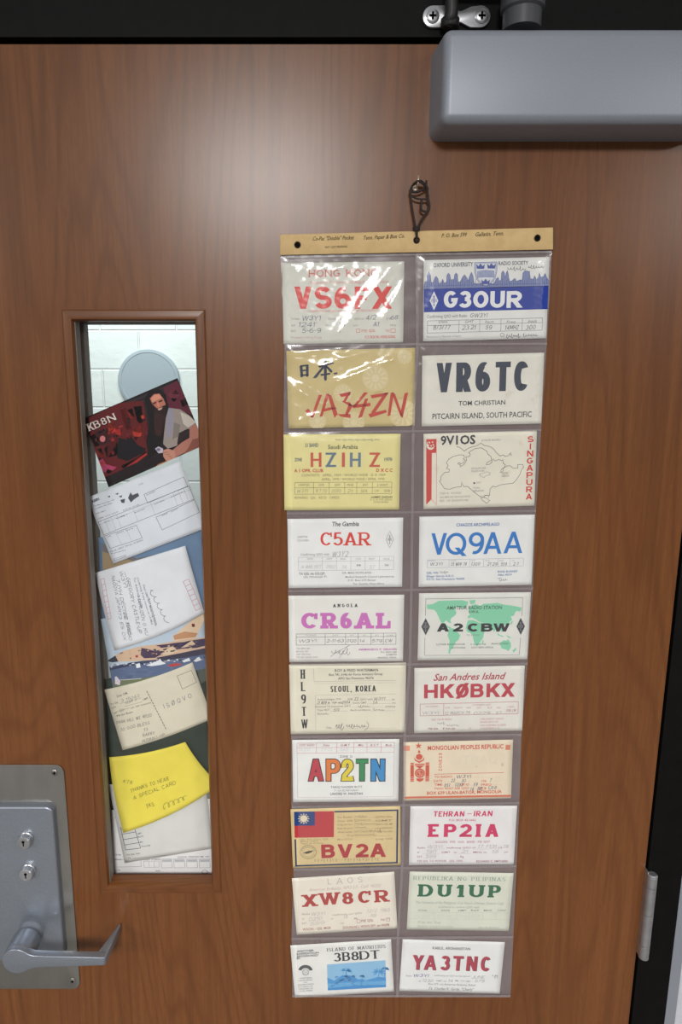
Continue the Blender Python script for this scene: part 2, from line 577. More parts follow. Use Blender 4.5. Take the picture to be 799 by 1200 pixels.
O_ = arc(.5, .5, .5, .5, 90, 450, 32)
FONT = {
    'A': (.92, [d(0, 0, .5, 1), d(1, 0, .5, 1), p((.2, .27), (.8, .27))], [(0, 0), (1, 0)]),
    'B': (.78, [d(0, 0, 0, 1), p((0, 1), (.55, 1), *arc(.58, .77, .34, .23, 90, -90), (0, .54)), p((0, .54), *arc(.62, .27, .38, .27, 90, -90), (0, 0))], [(0, 0), (0, 1)]),
    'C': (.86, [p(*arc(.5, .5, .5, .5, 42, 318, 26))], []),
    'D': (.84, [d(0, 0, 0, 1), p((0, 1), *arc(.42, .5, .58, .5, 90, -90, 20), (0, 0))], [(0, 0), (0, 1)]),
    'E': (.68, [d(0, 0, 0, 1), p((0, 1), (1, 1)), p((0, .52), (.85, .52)), p((0, 0), (1, 0))], [(0, 0), (0, 1)]),
    'F': (.66, [d(0, 0, 0, 1), p((0, 1), (1, 1)), p((0, .5), (.85, .5))], [(0, 0), (0, 1)]),
    'G': (.88, [p(*arc(.5, .5, .5, .5, 45, 340, 28), (1, .46), (.55, .46))], []),
    'H': (.82, [d(0, 0, 0, 1), d(1, 0, 1, 1), p((0, .5), (1, .5))], [(0, 0), (0, 1), (1, 0), (1, 1)]),
    'I': (.1, [d(.5, 0, .5, 1)], [(.5, 0), (.5, 1)]),
    'J': (.62, [p((1, 1), (1, .3), *arc(.5, .3, .5, .3, 0, -165))], [(1, 1)]),
    'K': (.84, [d(0, 0, 0, 1), d(.05, .3, 1, 1), d(.38, .6, 1, 0)], [(0, 0), (0, 1), (1, 0), (1, 1)]),
    'L': (.66, [d(0, 0, 0, 1), p((0, 0), (1, 0))], [(0, 0), (0, 1)]),
    'M': (1.0, [d(0, 0, 0, 1), d(1, 0, 1, 1), d(.02, 1, .5, .15), d(.98, 1, .5, .15)], [(0, 0), (1, 0)]),
    'N': (.84, [d(0, 0, 0, 1), d(1, 0, 1, 1), d(0, 1, 1, 0)], [(0, 0), (0, 1), (1, 1)]),
    'O': (.9, [p(*O_)], []),
    'P': (.76, [d(0, 0, 0, 1), p((0, 1), (.55, 1), *arc(.6, .72, .4, .28, 90, -90), (0, .44))], [(0, 0), (0, 1)]),
    'Q': (.92, [p(*O_), d(.55, .3, 1, -.06)], []),
    'R': (.8, [d(0, 0, 0, 1), p((0, 1), (.55, 1), *arc(.58, .73, .38, .27, 90, -90), (0, .46)), d(.45, .46, 1, 0)], [(0, 0), (0, 1), (1, 0)]),
    'S': (.74, [p(*arc(.5, .75, .46, .25, 25, 270, 16), *arc(.5, .25, .5, .25, 90, -160, 16)[1:])], []),
    'T': (.76, [d(.5, 0, .5, 1), p((0, 1), (1, 1))], [(.5, 0)]),
    'U': (.82, [p((0, 1), (0, .34), *arc(.5, .34, .5, .34, 180, 360, 16), (1, 1))], [(0, 1), (1, 1)]),
    'V': (.9, [d(0, 1, .5, 0), d(1, 1, .5, 0)], [(0, 1), (1, 1)]),
    'W': (1.25, [d(0, 1, .26, 0), d(.5, 1, .26, 0), d(.5, 1, .74, 0), d(1, 1, .74, 0)], [(0, 1), (.5, 1), (1, 1)]),
    'X': (.88, [d(0, 0, 1, 1), d(0, 1, 1, 0)], [(0, 0), (0, 1), (1, 0), (1, 1)]),
    'Y': (.88, [d(0, 1, .5, .45), d(1, 1, .5, .45), d(.5, 0, .5, .5)], [(0, 1), (1, 1), (.5, 0)]),
    'Z': (.76, [p((0, 1), (1, 1)), d(0, 0, 1, 1), p((0, 0), (1, 0))], []),
    '0': (.74, [p(*O_)], []),
    'Ø': (.9, [p(*O_), d(.0, -.06, 1, 1.06)], []),
    '1': (.36, [d(.7, 0, .7, 1), d(0, .74, .6, 1)], [(.7, 0)]),
    '2': (.72, [p(*arc(.5, .7, .48, .3, 165, -35, 14), (0.02, .02), (0.02, 0), (1, 0))], []),
    '3': (.72, [p(*arc(.47, .76, .45, .24, 155, -90, 14)), p(*arc(.47, .26, .53, .26, 90, -158, 16))], []),
    '4': (.76, [d(.75, 0, .75, 1), p((.75, .98), (0, .27), (1, .27))], []),
    '5': (.72, [p((.92, 1), (.14, 1), (.08, .55), *arc(.46, .31, .54, .31, 128, -155, 16))], []),
    '6': (.74, [p(*arc(.5, .3, .5, .3, 90, 450, 22)), p(*arc(.62, .45, .62, .55, 75, 180, 12), (0, .3))], []),
    '7': (.7, [p((0, 1), (1, 1)), d(.3, 0, 1, 1)], []),
    '8': (.74, [p(*arc(.5, .765, .44, .235, 90, 450, 20)), p(*arc(.5, .27, .5, .27, 90, 450, 22))], []),
    '9': (.74, [p(*arc(.5, .7, .5, .3, 90, 450, 22)), p(*arc(.38, .55, .62, .55, -105, 0, 12), (1, .7))], []),
    '-': (.4, [p((0, .5), (1, .5))], []),
    '.': (.05, [p((0, 0), (1, 0.04))], []),
    ',': (.05, [d(0, -.1, .6, .1)], []),
    '/': (.4, [d(0, 0, 1, 1)], []),
    "'": (.05, [d(.5, .75, .5, 1)], []),
    '2s': (.80, [p((.02, .62), *arc(.5, .74, .48, .26, 180, -40, 14), (.1, .2), (.02, 0), (1, .0), (.92, .16))], []),
}


def ribbon(pts, t, ky):
    """outline of a polyline stroke; ky scales y while the nib is applied, so bars may be thinner than stems"""
    q = [Vector((x, y * ky)) for x, y in pts]
    closed = (q[0] - q[-1]).length < 1e-6
    if closed:
        q = q[:-1]
    n = len(q)
    L, Rr = [], []
    for i in range(n):
        a = q[i - 1] if (i > 0 or closed) else None
        b = q[(i + 1) % n] if (i < n - 1 or closed) else None
        d1 = (q[i] - a).normalized() if a is not None and (q[i] - a).length > 1e-9 else None
        d2 = (b - q[i]).normalized() if b is not None and (b - q[i]).length > 1e-9 else None
        d1 = d1 or d2
        d2 = d2 or d1
        n1, n2 = Vector((-d1.y, d1.x)), Vector((-d2.y, d2.x))
        m = n1 + n2
        if m.length < 1e-6:
            m = n1
        m.normalize()
        f = min(1.7, 1.0 / max(0.35, m.dot(n1)))
        L.append(q[i] + m * t / 2 * f)
        Rr.append(q[i] - m * t / 2 * f)
    V = [(v.x, v.y / ky) for v in L + Rr]
    F = [(i, (i + 1) % n, n + (i + 1) % n, n + i) for i in range(n if closed else n - 1)]
    return V, F


def stroke_shape(text, W, H, t=.2, tb=None, gap=.14, serif=0.0, st=.1, shear=0.0, jitter=0.0, space=.45, grow=0.0):
    """lettering W x H made of strokes: t stem weight, tb bar weight, serif slab overhang (all as shares of H)"""
    tb = tb or t
    chars = ['2s' if ch == '\u01a8' else ch for ch in text]
    ws = [space if ch == ' ' else FONT[ch][0] if ch in FONT else space for ch in chars]
    gaps = gap * (len(chars) - 1) + sum(serif for ch in chars if ch in FONT)
    target = W / H - shear
    # widths stretch, stems do not
    stem = sum(t for ch in chars if ch in FONT and FONT[ch][0] <= .1)
    k = max(.2, (target - gaps - stem) / max(.01, sum(w for w, ch in zip(ws, chars) if not (ch in FONT and FONT[ch][0] <= .1))))
    V, F = [], []
    x = 0.0

    def put(vs, fs):
        o = len(V)
        for vx, vy in vs:
            V.append(((vx + shear * vy) * H, vy * H, len(F)))
        F.extend([tuple(o + i for i in f) for f in fs])
    for ch, w0 in zip(chars, ws):
        if ch not in FONT:
            x += w0 * k + gap
            continue
        narrow = FONT[ch][0] <= .1
        w = t if narrow else w0 * k
        x += serif / 2
        jy = random.uniform(-jitter, jitter)

        def mx(u):
            return x + (w / 2 if narrow else t / 2 + u * (w - t))
        for s in FONT[ch][1]:
            if s[0] == 'p':
                pts = [(mx(a), tb / 2 + b * (1 - tb) + jy) for a, b in s[1]]
                if s[1][0] != s[1][-1]:                     # straight ends at the edge of the letter run out to it
                    for e, i in ((0, 1), (-1, -2)):
                        (a, b), (a2, b2) = s[1][e], s[1][i]
                        if abs(b - b2) < 1e-6 and a in (0, 1):
                            pts[e] = (pts[e][0] + (t / 2 if a else -t / 2), pts[e][1])
                        elif abs(a - a2) < 1e-6 and b in (0, 1):
                            pts[e] = (pts[e][0], pts[e][1] + (tb / 2 if b else -tb / 2))
                put(*ribbon(pts, t + grow, t / tb))
            else:
                _, x0, y0, x1, y1 = s
                ya = (y0 if y0 in (0, 1) or y0 < 0 or y0 > 1 else tb / 2 + y0 * (1 - tb)) + jy
                yb = (y1 if y1 in (0, 1) or y1 < 0 or y1 > 1 else tb / 2 + y1 * (1 - tb)) + jy
                if grow:
                    ya, yb = (ya - grow / 2, yb + grow / 2) if yb > ya else (ya + grow / 2, yb - grow / 2)
                xa, xb = mx(x0), mx(x1)
                dx, dy = xb - xa, yb - ya
                hw = (t + grow) / 2 * (math.hypot(dx, dy) / max(abs(dy), .05) if abs(dx) < 2.2 * abs(dy) else 1.6)
                hw = min(hw, t * 1.05)
                put([(xa - hw, ya), (xa + hw, ya), (xb + hw, yb), (xb - hw, yb)], [(0, 1, 2, 3)])
        if serif:
            for u, v in FONT[ch][2]:
                cx = mx(u)
                hw = t / 2 + serif
                y0, y1 = (0, st) if v == 0 else (1 - st, 1)
                put([(cx - hw, y0), (cx + hw, y0), (cx + hw, y1), (cx - hw, y1)], [(0, 1, 2, 3)])
        x += w + serif / 2 + gap
    return V, F


_txt = {}


def text_mesh(s, bold, shear):
    key = (s, bold, shear)
    if key not in _txt:
        cu = bpy.data.curves.new('lettering', 'FONT')
        cu.body = s
        cu.size = 1
        cu.resolution_u = 2
        cu.offset = bold
        cu.shear = shear
        ob = bpy.data.objects.new('lettering', cu)
        me = bpy.data.meshes.new_from_object(ob)
        _txt[key] = ([(v.co.x, v.co.y) for v in me.vertices], [tuple(pl.vertices) for pl in me.polygons])
        bpy.data.objects.remove(ob)
        bpy.data.meshes.remove(me)
        bpy.data.curves.remove(cu)
    return _txt[key]


CAP = max(v[1] for v in text_mesh('H', 0, 0)[0])


def font_shape(s, W, H, bold=0.0, shear=0.0):
    V, F = text_mesh(s, bold, shear)
    if not V:
        return [], []
    x0, x1 = min(v[0] for v in V), max(v[0] for v in V)
    sx, sy = W / max(1e-6, x1 - x0), H / CAP
    return [((v[0] - x0) * sx, v[1] * sy) for v in V], F


# ------------------------------------------------------------------ sheets of paper with printing
PAPER_MATS = {}


def paper_mat(rgb, stain=0.0, gloss=0.75):
    key = (rgb, stain, gloss)
    if key not in PAPER_MATS:
        lo = tuple(max(0, v - 7) for v in rgb)
        m = noisy('paper', lo, rgb, 35, gloss, 0, detail=5, spec=0.3)
        if stain:
            nt = m.node_tree
            b = nt.nodes['Principled BSDF']
            src = b.inputs['Base Color'].links[0].from_socket
            tc = nt.nodes.new('ShaderNodeTexCoord')
            nz = nt.nodes.new('ShaderNodeTexNoise')
            nz.inputs['Scale'].default_value = 48
            nz.inputs['Detail'].default_value = 3
            mr = nt.nodes.new('ShaderNodeMapRange')
            mr.inputs['From Min'].default_value, mr.inputs['From Max'].default_value = .62, .78
            mr.inputs['To Max'].default_value = stain
            mx = nt.nodes.new('ShaderNodeMix')
            mx.data_type = 'RGBA'
            nt.links.new(tc.outputs['Object'], nz.inputs['Vector'])
            nt.links.new(nz.outputs['Fac'], mr.inputs['Value'])
            nt.links.new(mr.outputs[0], mx.inputs['Factor'])
            nt.links.new(src, mx.inputs[6])
            mx.inputs[7].default_value = lin((176, 140, 88))
            nt.links.new(mx.outputs[2], b.inputs['Base Color'])
        PAPER_MATS[key] = m
    return PAPER_MATS[key]


class Sheet:
    LV = 0.00005

    def __init__(self, name, label, cat, crop, corners, dist, rgb, group=None, edges=None, bend=None, stain=0.0, gloss=0.75, thick=0.0003, rigid=True):
        self.c0 = (crop[0], crop[1])
        self.s = 799.0 / (crop[2] - crop[0]) if len(crop) == 4 else crop[4]
        self.dist = dist
        self.label = label
        w = [self._world(*c) for c in corners]                 # TL TR BR BL
        cen = sum(w, Vector()) / 4
        ax = ((w[1] - w[0]) + (w[2] - w[3]))
        self.ang = math.atan2(ax.z, ax.x)
        self.cen = cen
        ca, sa = math.cos(self.ang), math.sin(self.ang)
        self.ex, self.ey = Vector((ca, 0, sa)), Vector((-sa, 0, ca))
        self.bend = bend or (lambda u, v: 0.0)
        q = [self._uv(x) for x in w]
        if rigid and not edges:
            hw = (q[1].x - q[0].x + q[2].x - q[3].x) / 4
            hh = (q[0].y - q[3].y + q[1].y - q[2].y) / 4
            q = [Vector((-hw, hh)), Vector((hw, hh)), Vector((hw, -hh)), Vector((-hw, -hh))]
        self.q = q
        e = edges or (0, 0, 0, 0)                              # bulge of top, right, bottom, left, along +v or +u, as metres
        n = 16
        V, F = [], []
        for back in (0, 1):
            for j in range(n + 1):
                for i in range(n + 1):
                    a, b = i / n, j / n
                    top = q[0].lerp(q[1], a) + Vector((0, e[0] * 4 * a * (1 - a)))
                    bot = q[3].lerp(q[2], a) + Vector((0, e[2] * 4 * a * (1 - a)))
                    lef = Vector((e[3] * 4 * b * (1 - b), 0))
                    rig = Vector((e[1] * 4 * b * (1 - b), 0))
                    pt = top.lerp(bot, b) + lef.lerp(rig, a)
                    V.append((pt.x, pt.y, self.bend(pt.x, pt.y) - back * thick))
        m = (n + 1) * (n + 1)
        for j in range(n):
            for i in range(n):
                k = j * (n + 1) + i
                F.append((k, k + n + 1, k + n + 2, k + 1))
                F.append((m + k, m + k + 1, m + k + n + 2, m + k + n + 1))
        for i in range(n):
            F.append((i, i + 1, m + i + 1, m + i))
            k = n * (n + 1) + i
            F.append((k + 1, k, m + k, m + k + 1))
            k = i * (n + 1)
            F.append((k + n + 1, k, m + k, m + k + n + 1))
            k += n
            F.append((k, k + n + 1, m + k + n + 1, m + k))
        me = bpy.data.meshes.new(name)
        me.from_pydata(V, [], F)
        me.update()
        self.o = link(name, me, paper_mat(rgb, stain, gloss))
        me.polygons.foreach_set('use_smooth', [i < 2 * n * n for i in range(len(me.polygons))])
        self.o.matrix_world = Matrix(((self.ex.x, self.ey.x, 0, cen.x), (0, 0, -1, cen.y), (self.ex.z, self.ey.z, 0, cen.z), (0, 0, 0, 1)))
        tag(self.o, label, cat, group)
        mid = ((corners[0][0] + corners[2][0]) / 2, (corners[0][1] + corners[2][1]) / 2)
        a, b1, b2 = self.loc(*mid), self.loc(mid[0] + 10, mid[1]), self.loc(mid[0], mid[1] + 10)
        self.mx, self.my = (b1 - a).length / 10, (b2 - a).length / 10
        self.layers = {}

    def _world(self, x, y):
        return at(self.c0[0] + x / self.s, self.c0[1] + y / self.s, self.dist)

    def _uv(self, wp):
        dlt = wp - self.cen
        return Vector((dlt.dot(self.ex), dlt.dot(self.ey)))

    def loc(self, x, y):
        return self._uv(self._world(x, y))

    # --- everything drawn ends here
    def emit(self, V, F, rgb, layer, lv):
        sub = [(v[2] if len(v) > 2 else 0) for v in V]
        sub = [sorted(set(sub)).index(x) % 8 * 6e-6 for x in sub]        # crossing strokes never share one plane
        V = [(v[0], v[1]) for v in V]
        if self.q:                                          # printing ends at the edge of its sheet
            def inside(pt, a, b):
                return (b[0] - a[0]) * (pt[1] - a[1]) - (b[1] - a[1]) * (pt[0] - a[0]) <= 1e-9
            Q = [(v.x, v.y) for v in self.q]
            if not all(inside(v, Q[i], Q[(i + 1) % 4]) for v in V for i in range(4)):
                V2, F2, S2 = [], [], []
                for f in F:
                    pts = [V[i] for i in f]
                    for i in range(4):
                        a, b = Q[i], Q[(i + 1) % 4]
                        out = []
                        for j, pt in enumerate(pts):
                            pv = pts[j - 1]
                            ip, iv = inside(pt, a, b), inside(pv, a, b)
                            if ip != iv:
                                d1 = (b[0] - a[0]) * (pv[1] - a[1]) - (b[1] - a[1]) * (pv[0] - a[0])
                                d2 = (b[0] - a[0]) * (pt[1] - a[1]) - (b[1] - a[1]) * (pt[0] - a[0])
                                tt = d1 / (d1 - d2)
                                out.append((pv[0] + (pt[0] - pv[0]) * tt, pv[1] + (pt[1] - pv[1]) * tt))
                            if ip:
                                out.append(pt)
                        pts = out
                        if not pts:
                            break
                    if len(pts) > 2:
                        F2.append(tuple(range(len(V2), len(V2) + len(pts))))
                        V2.extend(pts)
                        S2.extend([sub[f[0]]] * len(pts))
                V, F, sub = V2, F2, S2
        if not F:
            return
        V = [(v[0], v[1], self.bend(v[0], v[1]) + lv * self.LV + z) for v, z in zip(V, sub)]
        self.layers.setdefault(layer, []).append((V, F, ink(rgb)))

    def box(self, x0, y0, x1, y1):
        c = self.loc((x0 + x1) / 2, (y0 + y1) / 2)
        hw, hh = abs(x1 - x0) / 2 * self.mx, abs(y1 - y0) / 2 * self.my
        return c.x - hw, c.y - hh, c.x + hw, c.y + hh

    def rect(self, x0, y0, x1, y1, rgb, layer='printed_panel', lv=1):
        a, b, c, e = self.box(x0, y0, x1, y1)
        self.emit([(a, b), (c, b), (c, e), (a, e)], [(0, 1, 2, 3)], rgb, layer, lv)

    def poly(self, pts, rgb, layer='picture', lv=1):
        q = [self.loc(*pt) for pt in pts]
        self.emit([(v.x, v.y) for v in q], [tuple(range(len(q)))], rgb, layer, lv)

    def line(self, pts, w, rgb, layer='printed_lines', lv=2):
        q = [self.loc(*pt) for pt in pts]
        V, F = ribbon([(v.x, v.y) for v in q], w * self.mx, 1.0)
        self.emit(V, F, rgb, layer, lv)

    def seg_local(self, x0, y0, x1, y1, w, rgb, layer, lv):
        V, F = ribbon([(x0, y0), (x1, y1)], w, 1.0)
        self.emit(V, F, rgb, layer, lv)

    def grid(self, x0, y0, x1, y1, rgb, w=1.4, cols=(), rows=(), border=True, layer='printed_form', lv=2, skip_cols_above=0):
        a, b, c, e = self.box(x0, y0, x1, y1)
        w *= self.mx
        if border:
            for s in ((a, b, c, b), (a, e, c, e), (a, b, a, e), (c, b, c, e)):
                self.seg_local(*s, w, rgb, layer, lv)
        for f in cols:
            x = a + (c - a) * f
            self.seg_local(x, b, x, e, w, rgb, layer, lv)
        for f in rows:
            y = e + (b - e) * f
            self.seg_local(a, y, c, y, w, rgb, layer, lv)

    def ell(self, cx, cy, rx, ry, rgb, layer='picture', lv=1, a0=0, a1=360, n=28):
        self.poly([(cx + rx * math.cos(R(a0 + (a1 - a0) * k / n)), cy + ry * math.sin(R(a0 + (a1 - a0) * k / n))) for k in range(n)], rgb, layer, lv)

    def ring(self, cx, cy, rx, ry, w, rgb, layer='emblem', lv=2, a0=0, a1=360, n=32):
        self.line([(cx + rx * math.cos(R(a0 + (a1 - a0) * k / n)), cy + ry * math.sin(R(a0 + (a1 - a0) * k / n))) for k in range(n + 1)], w, rgb, layer, lv)

    def along(self, VF, A, B, rgb, layer, lv):
        ex = (B - A).normalized()
        ey = Vector((-ex.y, ex.x))
        self.emit([tuple(A + ex * v[0] + ey * v[1]) + tuple(v[2:]) for v in VF[0]], VF[1], rgb, layer, lv)

    def T(self, s, x0, y0, x1, y1, rgb=(60, 60, 66), bold=0.0, shear=0.0, layer='small_print', lv=2):
        a, b, c, e = self.box(x0, y0, x1, y1)
        self.along(font_shape(s, c - a, e - b, bold, shear), Vector((a, b)), Vector((c, b)), rgb, layer, lv)

    def TL(self, s, A, B, h, rgb=(60, 60, 66), bold=0.0, shear=0.0, layer='small_print', lv=2):
        A, B = self.loc(*A), self.loc(*B)
        self.along(font_shape(s, (B - A).length, h * self.mx, bold, shear), A, B, rgb, layer, lv)

    def S(self, s, x0, y0, x1, y1, rgb, layer='call_sign_lettering', lv=2, **kw):
        a, b, c, e = self.box(x0, y0, x1, y1)
        self.along(stroke_shape(s, c - a, e - b, **kw), Vector((a, b)), Vector((c, b)), rgb, layer, lv)

    def SL(self, s, A, B, h, rgb, layer='call_sign_lettering', lv=2, **kw):
        A, B = self.loc(*A), self.loc(*B)
        self.along(stroke_shape(s, (B - A).length, h * self.mx, **kw), A, B, rgb, layer, lv)

    def hand(self, s, x0, y0, x1, y1, rgb=(70, 78, 100), t=.1, layer='handwriting', lv=3):
        self.S(s, x0, y0, x1, y1, rgb, layer, lv, t=t, gap=.16, shear=.22, jitter=.06)

    def handL(self, s, A, B, h, rgb=(70, 78, 100), t=.1, layer='handwriting', lv=3):
        self.SL(s, A, B, h, rgb, layer, lv, t=t, gap=.16, shear=.22, jitter=.08)

    def scrawl(self, x0, y0, x1, y1, rgb=(70, 78, 100), w=1.6, loops=7, layer='handwriting', lv=3):
        """running handwriting between two points; y0 top, y1 bottom of the letters"""
        pts, n = [], loops * 8
        ym, am = (y0 + y1) / 2, abs(y1 - y0) / 2
        big, wd, up = 1.0, .3, 0.0
        for k in range(n + 1):
            f = k / n
            a = 2 * math.pi * loops * f
            if k % 8 == 0:
                big, wd, up = random.choice((1.0, .35, .45, .5, .4)), random.uniform(.1, .38), random.uniform(-.2, .2)
            y = ym - (math.sin(a) * big - up) * am * .9
            pts.append((x0 + (x1 - x0) * f + math.cos(a) * am * wd + (ym - y) * .25, y))
        self.line(pts, w, rgb, layer, lv)

    def done(self, offset=None):
        """one mesh for each block of printing: what stands closer than 12 mm is one block"""
        for nm, items in self.layers.items():
            bb = [[min(v[0] for v in V), min(v[1] for v in V), max(v[0] for v in V), max(v[1] for v in V)] for V, F, m in items]
            grp = list(range(len(items)))

            def root(i):
                while grp[i] != i:
                    i = grp[i]
                return i
            for i in range(len(items)):
                for j in range(i):
                    a, b = bb[i], bb[j]
                    gx, gy = max(0, a[0] - b[2], b[0] - a[2]), max(0, a[1] - b[3], b[1] - a[3])
                    if math.hypot(gx, gy) < .012:
                        grp[root(i)] = root(j)
            blocks = {}
            for i, it in enumerate(items):
                blocks.setdefault(root(i), []).append(it)
            for blk in blocks.values():
                VV, FF, KK, MM = [], [], [], []
                for V, F, m in blk:
                    if m not in MM:
                        MM.append(m)
                    o = len(VV)
                    VV.extend(V)
                    FF.extend(tuple(o + i for i in f) for f in F)
                    KK.extend([MM.index(m)] * len(F))
                if offset:
                    VV = [offset(v) for v in VV]
                me = bpy.data.meshes.new(nm)
                me.from_pydata(VV, [], FF)
                me.update()
                me.polygons.foreach_set('material_index', KK)
                link(nm, me, MM, self.o)
        return self.o


def diamond(c, cx, cy, rx, ry, rgb, fill=None, layer='club_emblem'):
    """the diamond badge of a radio club: a rhombus with an aerial and coil sign"""
    if fill:
        c.poly([(cx, cy - ry), (cx + rx, cy), (cx, cy + ry), (cx - rx, cy)], fill, layer, 2)
    c.line([(cx, cy - ry), (cx + rx, cy), (cx, cy + ry), (cx - rx, cy), (cx, cy - ry)], 2.2, rgb, layer, 3)
    k = rgb
    c.line([(cx, cy - ry * .55), (cx, cy + ry * .6)], 2.4, k, layer, 3)
    c.line([(cx - rx * .22, cy - ry * .5), (cx, cy - ry * .25), (cx + rx * .22, cy - ry * .5)], 2.0, k, layer, 3)
    for t in (-.12, .08):
        c.ring(cx, cy + ry * t, rx * .3, ry * .1, 2.0, k, layer, 3, n=14)
    c.line([(cx - rx * .2, cy + ry * .42), (cx + rx * .2, cy + ry * .42)], 2.2, k, layer, 3)
    for sx in (-1, 1):
        c.line([(cx + sx * rx * .5, cy - ry * .15), (cx + sx * rx * .5, cy + ry * .15)], 2.4, k, layer, 3)

# ------------------------------------------------------------------ the twenty cards in the pocket sheet
CARD_D = -0.0032
GRP = 'radio contact cards in the pocket sheet'
RED, DRED, BLK, GRY, BLUE = (208, 70, 64), (168, 44, 48), (38, 38, 42), (120, 120, 124), (44, 66, 150)
PEN, PENK, PENCIL = (72, 84, 112), (58, 58, 66), (150, 148, 146)


def card(label, crop, corners, rgb, **kw):
    return Sheet('radio_contact_card', label, 'card', crop, corners, CARD_D, rgb, GRP, **kw)


# row one
c = card('cream card with the red call sign VS6FX, under the crumpled shiny pocket at top left', (325, 295, 485, 405), [(25, 65), (738, 58), (740, 530), (38, 542)], (226, 225, 214))
c.S('HONG KONG', 182, 104, 584, 142, (226, 120, 112), 'title_lettering', t=.1, tb=.1, gap=.2, serif=.12, st=.09)
c.S('HONG KONG', 186, 108, 588, 146, (208, 84, 78), 'title_lettering', t=.07, tb=.07, gap=.2, serif=.1, st=.07)
c.T('Frequency Transistor, 10 Argyle St., Kowloon', 190, 168, 650, 186, (220, 140, 132), shear=.3)
for s, x0, x1 in (('V', 100, 200), ('S', 216, 318), ('6', 334, 432), ('F', 452, 548), ('X', 556, 668)):
    c.S(s, x0, 204, x1, 334, (224, 84, 78), t=.25, tb=.21)
c.T('CONFIRMING OUR QSO AND THANKS FOR THE CONTACT', 180, 340, 590, 352, (222, 130, 124))
for y, ws in ((398, ((80, 130, 'To Radio'), (296, 390, 'Confirming'), (450, 505, 'QSO on'), (640, 665, '19'))), (436, ((80, 105, 'at'), (280, 300, 'Gmt'), (440, 470, 'on'), (660, 695, 'MHz'))), (470, ((80, 110, 'RST'), (350, 370, 'Rig')))):
    for x0, x1, s in ws:
        c.T(s, x0, y - 12, x1, y, (150, 140, 134))
c.hand('W3Y1', 142, 374, 258, 402, PEN)
c.hand('4/2', 515, 370, 582, 398, PEN)
c.hand('68', 662, 372, 708, 396, PEN)
c.hand("1241'", 120, 412, 232, 440, PEN)
c.hand('14', 358, 412, 402, 438, PEN)
c.hand('A1.', 560, 410, 604, 436, PEN)
c.hand('5-6-9', 142, 448, 258, 474, PEN)
c.grid(462, 452, 482, 472, (214, 90, 84), 2.2, layer='printed_form')
c.grid(664, 450, 690, 472, (214, 90, 84), 2.2, layer='printed_form')
c.T('PSE QSL', 492, 454, 576, 470, (214, 110, 104))
c.T('TNX', 630, 454, 658, 470, (214, 110, 104))
c.T('Printed in Hong Kong', 80, 494, 260, 508, (200, 170, 160))
c.T('P. O. BOX 541, HONG KONG', 512, 490, 690, 506, (214, 110, 104), .02)
c.done()

c = card('white card with the Oxford skyline over a blue band reading G3OUR', (485, 290, 655, 405), [(52, 70), (745, 52), (730, 500), (52, 518)], (236, 235, 230))
IB = (58, 76, 150)
c.poly([(54, 228), (741, 210), (736, 340), (54, 357)], (44, 66, 158), 'blue_band', 1)
# skyline of towers and spires
sky = [(54, 216), (60, 190), (70, 188), (74, 150), (82, 132), (90, 150), (94, 188), (104, 196), (112, 172), (122, 158), (132, 172), (138, 200), (150, 196), (158, 174), (166, 196), (178, 192), (182, 150), (190, 142), (198, 152), (202, 178), (220, 176), (224, 150), (232, 140), (240, 150), (242, 190), (256, 190), (264, 168), (278, 150), (292, 168), (298, 186), (306, 158), (316, 136), (326, 160), (330, 196), (345, 200), (440, 200), (452, 176), (462, 164), (470, 186), (480, 180), (482, 140), (490, 128), (498, 140), (502, 168), (508, 140), (514, 126), (520, 150), (522, 186), (540, 184), (552, 170), (564, 186), (580, 180), (596, 178), (600, 140), (612, 128), (636, 132), (640, 170), (656, 176), (664, 156), (672, 178), (684, 168), (690, 140), (698, 164), (714, 160), (722, 142), (730, 166), (742, 182), (742, 216)]
c.poly(sky + [(741, 214), (54, 230)], (132, 142, 182), 'skyline_picture', 1)
for i in range(0, len(sky) - 1):
    c.line([sky[i], sky[i + 1]], 2.0, (70, 84, 150), 'skyline_picture', 2)
for k in range(56):
    x = 60 + k * 12.2
    c.line([(x, 222 - k * .3), (x, 196 - k * .3 - 8 * (k % 3))], 2.2, (76, 90, 154), 'skyline_picture', 2)
for k in range(30):
    x = 62 + k * 23
    c.line([(x, 212 - k * .5), (x + 16, 212 - k * .5)], 2.5, (84, 98, 160), 'skyline_picture', 2)
# shield with book and crowns
sh = [(334, 84), (456, 80), (456, 130), (446, 170), (424, 196), (396, 212), (366, 198), (344, 172), (335, 132)]
c.poly(sh, (222, 224, 230), 'crest', 3)
c.line(sh + [sh[0]], 3, (78, 92, 156), 'crest', 4)
sh2 = [(340 + (x - 334) * .90, 90 + (y - 84) * .90) for x, y in sh]
c.line(sh2 + [sh2[0]], 1.6, (98, 110, 168), 'crest', 4)
for x, y in ((366, 104), (426, 102), (394, 188)):
    c.poly([(x - 20, y + 14), (x - 24, y - 12), (x - 11, y - 1), (x, y - 16), (x + 11, y - 1), (x + 24, y - 12), (x + 20, y + 14)], (82, 96, 160), 'crest', 4)
c.poly([(350, 132), (394, 126), (440, 130), (440, 164), (394, 162), (350, 166)], (176, 182, 206), 'crest', 4)
c.line([(350, 132), (394, 126), (440, 130), (440, 164), (394, 162), (350, 166), (350, 132)], 2, (82, 96, 160), 'crest', 5)
c.line([(394, 126), (394, 162)], 2, (82, 96, 160), 'crest', 5)
for k in range(5):
    c.line([(356, 139 + k * 5.4), (388, 135 + k * 5.4)], 1.5, (110, 120, 172), 'crest', 5)
    c.line([(400, 135 + k * 5.4), (434, 137 + k * 5.4)], 1.5, (110, 120, 172), 'crest', 5)
c.T('OXFORD UNIVERSITY', 108, 84, 324, 106, (62, 66, 92), .012, layer='title_lettering')
